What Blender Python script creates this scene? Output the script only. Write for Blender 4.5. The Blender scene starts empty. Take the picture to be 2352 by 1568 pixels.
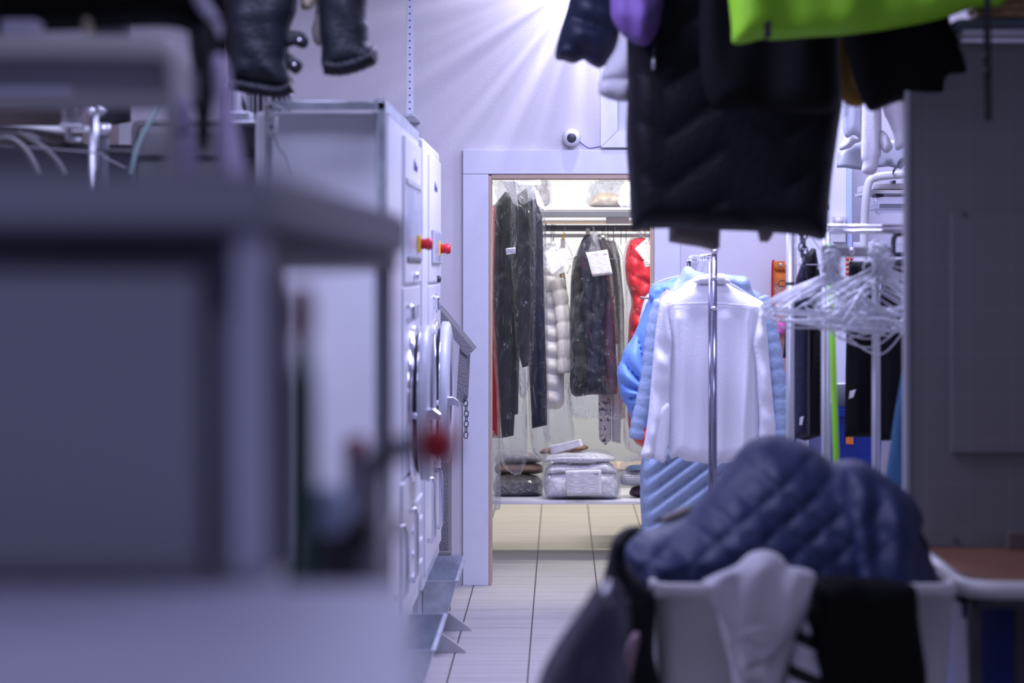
import bpy, bmesh, math, random
import numpy as np
from mathutils import Vector, Matrix
from mathutils.geometry import delaunay_2d_cdt
random.seed(7)
S = bpy.context.scene
COL = S.collection
PI = math.pi
# ------------------------------------------------------------------ camera
F, CX, CY, H = 5553.0, 1288.0, 618.0, 1.54      # focal length / vanishing point in pixels of the 2352x1568 frame, eye height
DW = 11.8                                        # distance of the back wall
cd = bpy.data.cameras.new('camera'); cam = bpy.data.objects.new('camera', cd); COL.objects.link(cam)
cam.location = (0, 0, H); cam.rotation_euler = (PI/2, 0, 0)
cd.sensor_width = 36; cd.lens = F/2352*36
cd.shift_x = -(CX-1176)/2352; cd.shift_y = -(784-CY)/2352
cd.clip_start = .05; cd.clip_end = 60
cd.dof.use_dof = True; cd.dof.focus_distance = 11.3; cd.dof.aperture_fstop = 2.2
S.camera = cam
# ------------------------------------------------------------------ world, light, exposure
S.view_settings.view_transform = 'Standard'; S.view_settings.look = 'None'
S.view_settings.gamma = 1; S.view_settings.use_curve_mapping = False
S.view_settings.exposure = 0.0
wd = bpy.data.worlds.new('world'); S.world = wd; wd.use_nodes = True
wd.node_tree.nodes['Background'].inputs[0].default_value = (.55, .58, 1, 1)
wd.node_tree.nodes['Background'].inputs[1].default_value = .16
COOL = (.60, .60, 1.0); WARM = (1.0, .90, .74)
def area(name, loc, size, power, color, rot=(0, 0, 0), spread=PI):
    l = bpy.data.lights.new(name, 'AREA'); l.shape = 'RECTANGLE'; l.size, l.size_y = size
    l.energy = power; l.color = color; l.spread = spread
    o = bpy.data.objects.new(name, l); COL.objects.link(o); o.location = loc; o.rotation_euler = rot
    return o
area('unseen_ceiling_light', (.35, 9.6, 3.05), (1.2, .5), 88, COOL)
area('unseen_ceiling_light', (1.3, 10.9, 3.05), (1.0, .4), 22, COOL)  # unseen fill, added to brighten the wall right of the shirt
area('unseen_ceiling_light', (.5, 7.9, 3.05), (1.6, .5), 34, COOL)
area('unseen_ceiling_light', (-.8, 6.1, 3.05), (1.0, .8), 62, COOL)  # unseen fill, added in front of the dryers to light the side panel
area('unseen_ceiling_light', (.5, 3.2, 3.05), (1.6, .8), 15, COOL)
area('unseen_ceiling_light', (-.6, .5, 3.05), (1.4, .6), 13, COOL)  # unseen fill, added near the camera for the faces turned towards it
pl = bpy.data.lights.new('wall_streak_lamp', 'POINT'); pl.energy = 17; pl.color = (.76, .74, 1.0); pl.shadow_soft_size = .02
po = bpy.data.objects.new('wall_streak_lamp', pl); COL.objects.link(po); po.location = (.13, 11.50, 2.98)
pl.use_nodes = True; _n = pl.node_tree; _e = _n.nodes['Emission']         # unseen lamp; noise over the angle puts the fan of streaks into its strength
_tc = _n.nodes.new('ShaderNodeTexCoord'); _sp = _n.nodes.new('ShaderNodeSeparateXYZ'); _n.links.new(_tc.outputs['Normal'], _sp.inputs[0])
_at = _n.nodes.new('ShaderNodeMath'); _at.operation = 'ARCTAN2'; _n.links.new(_sp.outputs['X'], _at.inputs[0]); _n.links.new(_sp.outputs['Z'], _at.inputs[1])
_no = _n.nodes.new('ShaderNodeTexNoise'); _no.noise_dimensions = '1D'; _no.inputs['Scale'].default_value = 7.0; _no.inputs['Detail'].default_value = 4.0
_n.links.new(_at.outputs[0], _no.inputs['W']); _mr = _n.nodes.new('ShaderNodeMapRange'); _mr.inputs[1].default_value = .38; _mr.inputs[2].default_value = .66
_mr.inputs[3].default_value = .35; _mr.inputs[4].default_value = 1.7; _n.links.new(_no.outputs['Fac'], _mr.inputs[0]); _n.links.new(_mr.outputs[0], _e.inputs['Strength'])
area('storage_tube_light', (.25, 15.3, 2.6), (1.6, .2), 80, WARM)
area('storage_tube_light', (.1, 12.3, 2.72), (1.0, .2), 46, (1, .94, .90))

# ------------------------------------------------------------------ node helpers and materials
def nmat(name):
    m = bpy.data.materials.new(name); m.use_nodes = True
    nt = m.node_tree; b = nt.nodes['Principled BSDF']
    return m, nt, b
def N(nt, kind, **kw):
    n = nt.nodes.new(kind)
    for k, v in kw.items():
        if k in n.inputs: n.inputs[k].default_value = v
        else: setattr(n, k, v)
    return n
def mat(name, c, rough=.6, metal=0.0, bump=0.0, bscale=200, var=.0, vscale=6, spec=.5, sheen=0.0, stretch=(1, 1, 1), coat=0.0):
    m, nt, b = nmat(name); L = nt.links
    b.inputs['Base Color'].default_value = (*c, 1); b.inputs['Roughness'].default_value = rough
    b.inputs['Metallic'].default_value = metal; b.inputs['Specular IOR Level'].default_value = spec
    if sheen: b.inputs['Sheen Weight'].default_value = sheen
    if coat: b.inputs['Coat Weight'].default_value = coat
    if var or bump:
        tc = N(nt, 'ShaderNodeTexCoord'); mp = N(nt, 'ShaderNodeMapping'); L.new(tc.outputs['Object'], mp.inputs[0])
        mp.inputs['Scale'].default_value = stretch
    if var:
        n = N(nt, 'ShaderNodeTexNoise', Scale=vscale, Detail=5.0); L.new(mp.outputs[0], n.inputs['Vector'])
        r = N(nt, 'ShaderNodeMapRange'); r.inputs[1].default_value = .3; r.inputs[2].default_value = .7
        r.inputs[3].default_value = 1-var; r.inputs[4].default_value = 1+var
        L.new(n.outputs['Fac'], r.inputs[0])
        mx = N(nt, 'ShaderNodeVectorMath', operation='MULTIPLY'); mx.inputs[0].default_value = c
        L.new(r.outputs[0], mx.inputs[1]); L.new(mx.outputs[0], b.inputs['Base Color'])
    if bump:
        n = N(nt, 'ShaderNodeTexNoise', Scale=bscale, Detail=4.0); L.new(mp.outputs[0], n.inputs['Vector'])
        bp = N(nt, 'ShaderNodeBump', Strength=bump, Distance=.01); L.new(n.outputs['Fac'], bp.inputs['Height'])
        L.new(bp.outputs[0], b.inputs['Normal'])
    return m
M = {}
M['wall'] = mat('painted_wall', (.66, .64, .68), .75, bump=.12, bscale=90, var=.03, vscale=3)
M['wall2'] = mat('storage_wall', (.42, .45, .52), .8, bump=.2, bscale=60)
M['ceil'] = mat('ceiling_paint', (.6, .6, .6), .9)
M['lam'] = mat('white_laminate', (.70, .71, .80), .45, bump=.05, bscale=80, var=.02, vscale=20)
M['wood_edge'] = mat('raw_wood_edge', (.50, .38, .28), .6, var=.15, vscale=30, stretch=(8, 8, .6))
M['enamel'] = mat('white_enamel', (.72, .73, .78), .32, var=.02, vscale=5)
M['enamel_grey'] = mat('grey_enamel', (.46, .48, .54), .35)
M['galv'] = mat('galvanised_steel', (.55, .60, .66), .38, .75, bump=.15, bscale=40, var=.18, vscale=18)
M['steel'] = mat('brushed_steel', (.52, .53, .57), .35, .6, var=.06, vscale=8)
M['chrome'] = mat('chrome', (.80, .80, .86), .12, 1.0)
M['post_chrome'] = mat('dull_chrome', (.30, .29, .38), .16, 1.0)
M['wire'] = mat('hanger_wire', (.86, .88, .93), .3, .35)
M['hammer'] = mat('hammered_grey_paint', (.20, .20, .22), .5, bump=.8, bscale=160)
M['dark'] = mat('dark_rubber', (.02, .02, .025), .6)
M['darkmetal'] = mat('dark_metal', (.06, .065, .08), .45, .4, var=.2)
M['brown'] = mat('brown_painted_panel', (.10, .075, .07), .7, var=.2)
M['red'] = mat('red_plastic', (.62, .02, .04), .35)
M['yellow'] = mat('yellow_plastic', (.85, .55, .05), .4)
M['blue'] = mat('blue_plastic', (.005, .022, .19), .4)
M['green'] = mat('green_plastic', (.30, .75, .03), .4)
M['ink'] = mat('printed_ink', (.12, .10, .30), .5)
M['black_cloth'] = mat('black_cloth', (.0035, .004, .0055), .8, bump=.3, bscale=250, spec=.14)
M['black_puffer'] = mat('black_nylon', (.0045, .005, .008), .6, bump=.35, bscale=60, spec=.18)
M['navy_nylon'] = mat('navy_nylon', (.016, .026, .085), .55, bump=.3, bscale=50, spec=.35)
M['navy'] = mat('navy_cloth', (.012, .015, .035), .6, bump=.5, bscale=40, spec=.3)
M['leather'] = mat('black_leather', (.005, .008, .012), .55, bump=.4, bscale=70, spec=.28)
M['neon'] = mat('neon_yellow_green_cloth', (.28, .66, .015), .6, bump=.25, bscale=90)
M['purple'] = mat('purple_cloth', (.17, .09, .33), .7, bump=.25, bscale=70)
M['ochre'] = mat('ochre_cloth', (.30, .17, .02), .7)
M['white_cloth'] = mat('white_cotton', (.84, .84, .90), .7, bump=.15, bscale=120, sheen=.1)
M['fleece'] = mat('white_fleece', (.62, .61, .66), .9, bump=.4, bscale=200, sheen=.3)
M['grey_cloth'] = mat('grey_knit', (.36, .34, .35), .85, bump=.4, bscale=150)
M['beige_cloth'] = mat('taupe_cloth', (.22, .19, .17), .85, bump=.4, bscale=150)
M['cream_puffer'] = mat('cream_nylon', (.80, .76, .68), .5, bump=.25, bscale=50)
M['red_puffer'] = mat('red_nylon', (.72, .012, .03), .42, bump=.45, bscale=40)
M['maroon'] = mat('crimson_cloth', (.42, .01, .035), .6, bump=.3, bscale=60)
M['blue_puffer'] = mat('sky_blue_nylon', (.20, .38, .80), .5, bump=.25, bscale=50)
M['bluegrey_puffer'] = mat('blue_grey_nylon', (.34, .44, .60), .38, bump=.35, bscale=50)
M['pale_blue'] = mat('pale_blue_cloth', (.46, .56, .80), .6, bump=.3, bscale=60)
M['lilac'] = mat('lilac_cloth', (.52, .40, .68), .7, bump=.2)
M['plum'] = mat('plum_cloth', (.055, .02, .05), .6, bump=.3, bscale=60)
M['charcoal'] = mat('charcoal_cloth', (.014, .018, .020), .6, bump=.6, bscale=80, stretch=(3, 3, .4))
M['brown_fur'] = mat('brown_fur', (.22, .12, .06), .8, bump=.9, bscale=90, var=.5, vscale=40, stretch=(1, 1, .2))
M['beige_fur'] = mat('beige_fur', (.60, .50, .36), .9, bump=1, bscale=70, var=.2, vscale=30)
M['denim'] = mat('teal_blue_denim', (.03, .13, .27), .8, bump=.3, bscale=150, var=.15, vscale=60)
M['pink'] = mat('pink_cloth', (.75, .12, .42), .6)
M['orange'] = mat('orange_canvas', (.65, .17, .02), .75, bump=.3, bscale=150)
M['brown_cloth'] = mat('brown_wool', (.16, .11, .09), .9, bump=.4, bscale=100)
M['dark_grey_cloth'] = mat('dark_grey_wool', (.06, .055, .06), .6, bump=.5, bscale=60)
M['tabletop'] = mat('brown_board', (.20, .09, .05), .45, var=.12, vscale=10, stretch=(.5, 4, 1))
M['teal_box'] = mat('grey_green_plastic', (.075, .10, .12), .5)
M['wicker'] = mat('wicker', (.30, .18, .09), .8, bump=1, bscale=50, var=.4, vscale=60)
M['white_plastic'] = mat('white_plastic', (.58, .58, .58), .45, bump=.05, bscale=30)
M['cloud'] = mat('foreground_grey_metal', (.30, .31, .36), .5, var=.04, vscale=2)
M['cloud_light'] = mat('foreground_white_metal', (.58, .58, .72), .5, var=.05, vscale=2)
M['screen_glass'] = mat('frosted_window', (.55, .57, .62), .15)

def film(name, tint=(.93, .94, .98), milky=.012, gloss=.17, stretch=(1, 1, .35), scale=14):
    m, nt, b = nmat(name); L = nt.links; nt.nodes.remove(b)
    out = nt.nodes['Material Output']
    tc = N(nt, 'ShaderNodeTexCoord'); mp = N(nt, 'ShaderNodeMapping'); mp.inputs['Scale'].default_value = stretch
    L.new(tc.outputs['Object'], mp.inputs[0])
    n = N(nt, 'ShaderNodeTexNoise', Scale=scale, Detail=3.0, Distortion=1.5); L.new(mp.outputs[0], n.inputs['Vector'])
    vo = N(nt, 'ShaderNodeTexVoronoi', Scale=scale*.9); av = N(nt, 'ShaderNodeVectorMath', operation='MULTIPLY_ADD'); av.inputs[1].default_value = (.12, .12, .12)
    L.new(n.outputs['Color'], av.inputs[0]); L.new(mp.outputs[0], av.inputs[2]); L.new(av.outputs[0], vo.inputs['Vector'])
    sm = N(nt, 'ShaderNodeMath', operation='MULTIPLY_ADD'); sm.inputs[1].default_value = .9; L.new(vo.outputs['Distance'], sm.inputs[0]); L.new(n.outputs['Fac'], sm.inputs[2])
    bp = N(nt, 'ShaderNodeBump', Strength=1.0, Distance=.035); L.new(sm.outputs[0], bp.inputs['Height'])
    tr = N(nt, 'ShaderNodeBsdfTransparent'); tr.inputs[0].default_value = (*tint, 1)
    gl = N(nt, 'ShaderNodeBsdfGlossy', Roughness=.10); gl.inputs[0].default_value = (.95, .96, 1, 1)
    df = N(nt, 'ShaderNodeBsdfDiffuse'); df.inputs[0].default_value = (.85, .86, .9, 1)
    L.new(bp.outputs[0], gl.inputs['Normal']); L.new(bp.outputs[0], df.inputs['Normal'])
    m1 = N(nt, 'ShaderNodeMixShader'); m1.inputs[0].default_value = milky
    L.new(tr.outputs[0], m1.inputs[1]); L.new(df.outputs[0], m1.inputs[2])
    lw = N(nt, 'ShaderNodeLayerWeight', Blend=.35); L.new(bp.outputs[0], lw.inputs['Normal'])
    mr = N(nt, 'ShaderNodeMapRange'); mr.inputs[1].default_value = .25; mr.inputs[3].default_value = gloss*.12; mr.inputs[4].default_value = min(.8, gloss*3.5)
    L.new(lw.outputs['Facing'], mr.inputs[0])
    m2 = N(nt, 'ShaderNodeMixShader'); L.new(mr.outputs[0], m2.inputs[0])
    L.new(m1.outputs[0], m2.inputs[1]); L.new(gl.outputs[0], m2.inputs[2]); L.new(m2.outputs[0], out.inputs[0])
    return m
M['film'] = film('clear_garment_film')
M['film_milk'] = film('cloudy_garment_film', milky=.16, gloss=.15)
M['film_clear'] = film('clear_shield', milky=.06, gloss=.08, scale=2)
M['film_pack'] = film('clear_pack_film', milky=.03, gloss=.32, scale=22, stretch=(1, 1, 1))

def paper_mat():
    m, nt, b = nmat('printed_receipt'); L = nt.links
    tc = N(nt, 'ShaderNodeTexCoord'); sp = N(nt, 'ShaderNodeSeparateXYZ'); L.new(tc.outputs['UV'], sp.inputs[0])
    w = N(nt, 'ShaderNodeMath', operation='MULTIPLY'); w.inputs[1].default_value = 24; L.new(sp.outputs['Y'], w.inputs[0])
    fr = N(nt, 'ShaderNodeMath', operation='FRACT'); L.new(w.outputs[0], fr.inputs[0])
    lt = N(nt, 'ShaderNodeMath', operation='LESS_THAN'); lt.inputs[1].default_value = .42; L.new(fr.outputs[0], lt.inputs[0])
    mp = N(nt, 'ShaderNodeMapping'); mp.inputs['Scale'].default_value = (2.2, 26, 1); L.new(tc.outputs['UV'], mp.inputs[0])
    n = N(nt, 'ShaderNodeTexNoise', Scale=2.2, Detail=4.0); L.new(mp.outputs[0], n.inputs['Vector'])
    gt = N(nt, 'ShaderNodeMath', operation='GREATER_THAN'); gt.inputs[1].default_value = .47; L.new(n.outputs['Fac'], gt.inputs[0])
    def rng(sock, lo, hi):
        a = N(nt, 'ShaderNodeMath', operation='GREATER_THAN'); a.inputs[1].default_value = lo; L.new(sock, a.inputs[0])
        c = N(nt, 'ShaderNodeMath', operation='LESS_THAN'); c.inputs[1].default_value = hi; L.new(sock, c.inputs[0])
        d = N(nt, 'ShaderNodeMath', operation='MULTIPLY'); L.new(a.outputs[0], d.inputs[0]); L.new(c.outputs[0], d.inputs[1])
        return d.outputs[0]
    def mul(a, c):
        d = N(nt, 'ShaderNodeMath', operation='MULTIPLY'); L.new(a, d.inputs[0]); L.new(c, d.inputs[1]); return d.outputs[0]
    f = mul(mul(lt.outputs[0], gt.outputs[0]), mul(rng(sp.outputs['X'], .07, .93), rng(sp.outputs['Y'], .05, .95)))
    box = mul(rng(sp.outputs['X'], .78, .93), rng(sp.outputs['Y'], .80, .86))
    mxx = N(nt, 'ShaderNodeMath', operation='MAXIMUM'); L.new(f, mxx.inputs[0]); L.new(box, mxx.inputs[1])
    sc = N(nt, 'ShaderNodeMath', operation='MULTIPLY'); sc.inputs[1].default_value = .95; L.new(mxx.outputs[0], sc.inputs[0])
    mx = N(nt, 'ShaderNodeMix', data_type='RGBA'); L.new(sc.outputs[0], mx.inputs['Factor'])
    mx.inputs['A'].default_value = (.70, .71, .76, 1); mx.inputs['B'].default_value = (.20, .20, .38, 1)
    L.new(mx.outputs['Result'], b.inputs['Base Color']); b.inputs['Roughness'].default_value = .7
    return m
M['paper'] = paper_mat()
M['blank_paper'] = mat('blank_paper', (.78, .78, .80), .8)
def stripe_mat(name, a, bcol, period, axis=2, duty=.5, tilt=0.0):
    m, nt, b = nmat(name); L = nt.links
    tc = N(nt, 'ShaderNodeTexCoord'); sp = N(nt, 'ShaderNodeSeparateXYZ'); L.new(tc.outputs['Object'], sp.inputs[0])
    t = N(nt, 'ShaderNodeMath', operation='MULTIPLY'); t.inputs[1].default_value = tilt; L.new(sp.outputs[0 if axis == 2 else 2], t.inputs[0])
    ad = N(nt, 'ShaderNodeMath', operation='ADD'); L.new(sp.outputs[axis], ad.inputs[0]); L.new(t.outputs[0], ad.inputs[1])
    d = N(nt, 'ShaderNodeMath', operation='DIVIDE'); d.inputs[1].default_value = period; L.new(ad.outputs[0], d.inputs[0])
    fr = N(nt, 'ShaderNodeMath', operation='FRACT'); L.new(d.outputs[0], fr.inputs[0])
    lt = N(nt, 'ShaderNodeMath', operation='LESS_THAN'); lt.inputs[1].default_value = duty; L.new(fr.outputs[0], lt.inputs[0])
    mx = N(nt, 'ShaderNodeMix', data_type='RGBA'); L.new(lt.outputs[0], mx.inputs['Factor'])
    mx.inputs['A'].default_value = (*a, 1); mx.inputs['B'].default_value = (*bcol, 1)
    L.new(mx.outputs['Result'], b.inputs['Base Color']); b.inputs['Roughness'].default_value = .8
    return m
M['grey_stripe'] = stripe_mat('grey_striped_knit', (.30, .30, .30), (.06, .06, .07), .012)
M['bw_stripe'] = stripe_mat('black_white_striped_cloth', (.60, .60, .66), (.006, .006, .009), .085, duty=.36, tilt=.45)
M['fine_stripe'] = stripe_mat('fine_striped_cloth', (.60, .58, .62), (.30, .30, .36), .012)
def speckle_mat():
    m, nt, b = nmat('speckled_print_cloth'); L = nt.links
    tc = N(nt, 'ShaderNodeTexCoord'); n = N(nt, 'ShaderNodeTexNoise', Scale=55.0, Detail=2.0); L.new(tc.outputs['Object'], n.inputs['Vector'])
    gt = N(nt, 'ShaderNodeMath', operation='GREATER_THAN'); gt.inputs[1].default_value = .57; L.new(n.outputs['Fac'], gt.inputs[0])
    mx = N(nt, 'ShaderNodeMix', data_type='RGBA'); L.new(gt.outputs[0], mx.inputs['Factor'])
    mx.inputs['A'].default_value = (.55, .53, .54, 1); mx.inputs['B'].default_value = (.04, .04, .05, 1)
    L.new(mx.outputs['Result'], b.inputs['Base Color']); b.inputs['Roughness'].default_value = .8
    return m
M['speckle'] = speckle_mat()
def floor_mat():
    m, nt, b = nmat('floor_tiles'); L = nt.links
    tc = N(nt, 'ShaderNodeTexCoord'); sp = N(nt, 'ShaderNodeSeparateXYZ'); L.new(tc.outputs['Object'], sp.inputs[0])
    def line(sock, off, per, wdt):
        a = N(nt, 'ShaderNodeMath', operation='ADD'); a.inputs[1].default_value = -off+per*100; L.new(sock, a.inputs[0])
        d = N(nt, 'ShaderNodeMath', operation='DIVIDE'); d.inputs[1].default_value = per; L.new(a.outputs[0], d.inputs[0])
        fr = N(nt, 'ShaderNodeMath', operation='FRACT'); L.new(d.outputs[0], fr.inputs[0])
        lt = N(nt, 'ShaderNodeMath', operation='LESS_THAN'); lt.inputs[1].default_value = wdt/per; L.new(fr.outputs[0], lt.inputs[0])
        return lt.outputs[0], d.outputs[0]
    lx, dx = line(sp.outputs['X'], -.128, .300, .0065)
    ly, dy = line(sp.outputs['Y'], 9.22, .290, .007)
    s = N(nt, 'ShaderNodeMath', operation='MULTIPLY'); s.inputs[1].default_value = .55; L.new(ly, s.inputs[0])
    mxl = N(nt, 'ShaderNodeMath', operation='MAXIMUM'); L.new(lx, mxl.inputs[0]); L.new(s.outputs[0], mxl.inputs[1])
    mp = N(nt, 'ShaderNodeMapping'); mp.inputs['Scale'].default_value = (.8, 16, 1); L.new(tc.outputs['Object'], mp.inputs[0])
    n = N(nt, 'ShaderNodeTexNoise', Scale=2.0, Detail=4.0); L.new(mp.outputs[0], n.inputs['Vector'])
    cr = N(nt, 'ShaderNodeMapRange'); cr.inputs[1].default_value = .3; cr.inputs[2].default_value = .7; cr.inputs[3].default_value = .86; cr.inputs[4].default_value = 1.1
    L.new(n.outputs['Fac'], cr.inputs[0])
    vm = N(nt, 'ShaderNodeVectorMath', operation='MULTIPLY'); vm.inputs[0].default_value = (.41, .395, .38); L.new(cr.outputs[0], vm.inputs[1])
    mx = N(nt, 'ShaderNodeMix', data_type='RGBA'); L.new(mxl.outputs[0], mx.inputs['Factor'])
    L.new(vm.outputs[0], mx.inputs['A']); mx.inputs['B'].default_value = (.07, .06, .06, 1)
    L.new(mx.outputs['Result'], b.inputs['Base Color']); b.inputs['Roughness'].default_value = .5; b.inputs['Specular IOR Level'].default_value = .25
    return m
M['floor'] = floor_mat()
def panel_mat():
    m, nt, b = nmat('grey_gridded_sheet'); L = nt.links
    tc = N(nt, 'ShaderNodeTexCoord'); mp = N(nt, 'ShaderNodeMapping'); L.new(tc.outputs['Object'], mp.inputs[0])
    mp.inputs['Rotation'].default_value = (PI/2, 0, 0); mp.inputs['Location'].default_value = (.03, .02, 0)
    br = N(nt, 'ShaderNodeTexBrick', Scale=1.0); br.offset = 0
    br.inputs['Brick Width'].default_value = .1135; br.inputs['Row Height'].default_value = .1175; br.inputs['Mortar Size'].default_value = .0018
    br.inputs['Mortar Smooth'].default_value = .4
    br.inputs['Color1'].default_value = (.165, .165, .17, 1); br.inputs['Color2'].default_value = (.165, .165, .17, 1); br.inputs['Mortar'].default_value = (.20, .20, .21, 1)
    L.new(mp.outputs[0], br.inputs['Vector']); L.new(br.outputs['Color'], b.inputs['Base Color']); b.inputs['Roughness'].default_value = .55
    return m
M['grid_panel'] = panel_mat()

M['cup_blue'] = mat('cup_pale_blue', (.60, .72, .98), .4)
M['dark_steel'] = mat('dark_steel', (.16, .17, .20), .4, .6)
M['mauve'] = mat('mauve_cloth', (.30, .20, .24), .6)
M['sheen_nylon'] = mat('shiny_blue_black_nylon', (.022, .025, .055), .34, bump=.2, bscale=20, spec=.8)
M['navy_dark'] = mat('very_dark_navy_nylon', (.010, .014, .035), .5, bump=.3, bscale=50, spec=.3)
M['fogged'] = mat('fogged_hose', (.10, .10, .10), .45)
M['mint'] = mat('pale_green_hose', (.18, .26, .25), .4)
M['tank_grey'] = mat('dull_tank_grey', (.14, .14, .15), .55, var=.15)
M['bottle_green'] = mat('dark_green_glass', (.045, .10, .085), .5)
M['red_dark'] = mat('dark_red_plastic', (.30, .10, .14), .5)
M['pale_lilac'] = mat('pale_lilac_cloth', (.55, .48, .68), .7)
# ------------------------------------------------------------------ object helpers
def W(px, py, D):
    return Vector(((px-CX)*D/F, D, H-(py-CY)*D/F))
def link(name, me, m=None, parent=None, smooth=True):
    o = bpy.data.objects.new(name, me); COL.objects.link(o)
    if m is not None: me.materials.append(M[m] if isinstance(m, str) else m)
    if smooth: me.polygons.foreach_set('use_smooth', [True]*len(me.polygons))
    if parent is not None:
        o.parent = parent; o.matrix_parent_inverse = parent.matrix_world.inverted() if parent.type != 'EMPTY' else Matrix.Translation(-parent.location)
    return o
def thing(name, label, cat, loc=(0, 0, 0), group=None):
    o = bpy.data.objects.new(name, None); COL.objects.link(o); o.location = loc
    o.empty_display_size = .05
    o['label'] = label; o['category'] = cat
    if group: o['group'] = group
    return o
def tag(o, label, cat, group=None):
    o['label'] = label; o['category'] = cat
    if group: o['group'] = group
    return o
def struct(o): o['kind'] = 'structure'; return o
def from_bm(name, bm, m, parent=None, smooth=True):
    bmesh.ops.recalc_face_normals(bm, faces=bm.faces)
    me = bpy.data.meshes.new(name); bm.to_mesh(me); bm.free()
    return link(name, me, m, parent, smooth)
def bm_box(bm, a, b, bev=0.0):
    a, b = Vector(a), Vector(b)
    r = bmesh.ops.create_cube(bm, size=1)
    bmesh.ops.scale(bm, vec=(max(abs(b.x-a.x), 1e-4), max(abs(b.y-a.y), 1e-4), max(abs(b.z-a.z), 1e-4)), verts=r['verts'])
    bmesh.ops.translate(bm, vec=(a+b)/2, verts=r['verts'])
    if bev:
        es = list({e for v in r['verts'] for e in v.link_edges})
        bmesh.ops.bevel(bm, geom=es, offset=bev, segments=2, affect='EDGES', profile=.6)
def box(name, a, b, m, parent=None, bev=.003):
    bm = bmesh.new(); bm_box(bm, a, b, bev); return from_bm(name, bm, m, parent, False)
def boxes(name, lst, m, parent=None, bev=.002):
    bm = bmesh.new()
    for a, b in lst: bm_box(bm, a, b, bev)
    return from_bm(name, bm, m, parent, False)
def px_box(name, x0, y0, x1, y1, D0, D1, m, parent=None, bev=.003):
    """front face at distance D0 covers the given part of the view; the body goes straight back to D1"""
    a = W(x0, y1, D0); b = W(x1, y0, D0); b.y = D1
    return box(name, a, b, m, parent, bev)
def catmull(pts, n=6, closed=False):
    P = [Vector(p) for p in pts]; out = []
    k = len(P)
    rngk = range(k if closed else k-1)
    for i in rngk:
        p0 = P[(i-1) % k] if closed or i > 0 else P[0]; p1 = P[i]; p2 = P[(i+1) % k]
        p3 = P[(i+2) % k] if closed or i+2 < k else P[-1]
        for j in range(n):
            t = j/n
            out.append(.5*((2*p1)+(p2-p0)*t+(2*p0-5*p1+4*p2-p3)*t*t+(3*p1-p0-3*p2+p3)*t**3))
    if not closed: out.append(P[-1])
    return out
def bm_tube(bm, path, r, seg=10, cap=True, closed=False, flat=1.0):
    path = [Vector(p) for p in path]; rings = []
    n = len(path); up = None
    for i, p in enumerate(path):
        if closed: t = (path[(i+1) % n]-path[i-1]).normalized()
        else: t = (path[min(i+1, n-1)]-path[max(i-1, 0)]).normalized()
        if up is None:
            up = Vector((0, 1, 0)) if abs(t.y) < .9 else Vector((0, 0, 1))
        s = t.cross(up)
        if s.length < 1e-4: s = t.orthogonal()
        s.normalize(); u = s.cross(t).normalized(); up = u
        rr = r(i/(n-1)) if callable(r) else r
        rings.append([bm.verts.new(p+s*math.cos(2*PI*k/seg)*rr+u*math.sin(2*PI*k/seg)*rr*flat) for k in range(seg)])
    for i in range(n if closed else n-1):
        A, B = rings[i], rings[(i+1) % n]
        for k in range(seg): bm.faces.new((A[k], A[(k+1) % seg], B[(k+1) % seg], B[k]))
    if cap and not closed: bm.faces.new(rings[0]); bm.faces.new(rings[-1])
def tube(name, path, r, m, parent=None, seg=10, smooth_path=0, closed=False, flat=1.0):
    if smooth_path: path = catmull(path, smooth_path, closed)
    bm = bmesh.new(); bm_tube(bm, path, r, seg, True, closed, flat); return from_bm(name, bm, m, parent)
def cyl_x(bm, x0, x1, yc, zc, r0, r1=None, seg=48):
    """a disc / ring body about the X axis: profile list of (x, r)"""
    pass
def lathe(name, prof, origin, axis, m, parent=None, seg=40):
    """revolve (along, radius) pairs about an axis through origin"""
    bm = bmesh.new(); ax = Vector(axis).normalized(); u = ax.orthogonal().normalized(); v = ax.cross(u); o = Vector(origin)
    rings = []
    for a, r in prof:
        rings.append([bm.verts.new(o+ax*a+(u*math.cos(2*PI*k/seg)+v*math.sin(2*PI*k/seg))*max(r, 1e-4)) for k in range(seg)])
    for i in range(len(rings)-1):
        for k in range(seg): bm.faces.new((rings[i][k], rings[i][(k+1) % seg], rings[i+1][(k+1) % seg], rings[i+1][k]))
    bm.faces.new(rings[0]); bm.faces.new(rings[-1])
    o2 = from_bm(name, bm, m, parent)
    return o2
def prism_px(name, pts, D0, D1, m, parent=None, smooth=False):
    """outline given in the view at D0, extruded straight back to D1"""
    bm = bmesh.new()
    A = [bm.verts.new(W(x, y, D0)) for x, y in pts]
    B = [bm.verts.new((a.co.x, D1, a.co.z)) for a in A]
    n = len(A)
    bm.faces.new(A); bm.faces.new(B[::-1])
    for i in range(n): bm.faces.new((A[i], A[(i+1) % n], B[(i+1) % n], B[i]))
    return from_bm(name, bm, m, parent, smooth)
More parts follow.
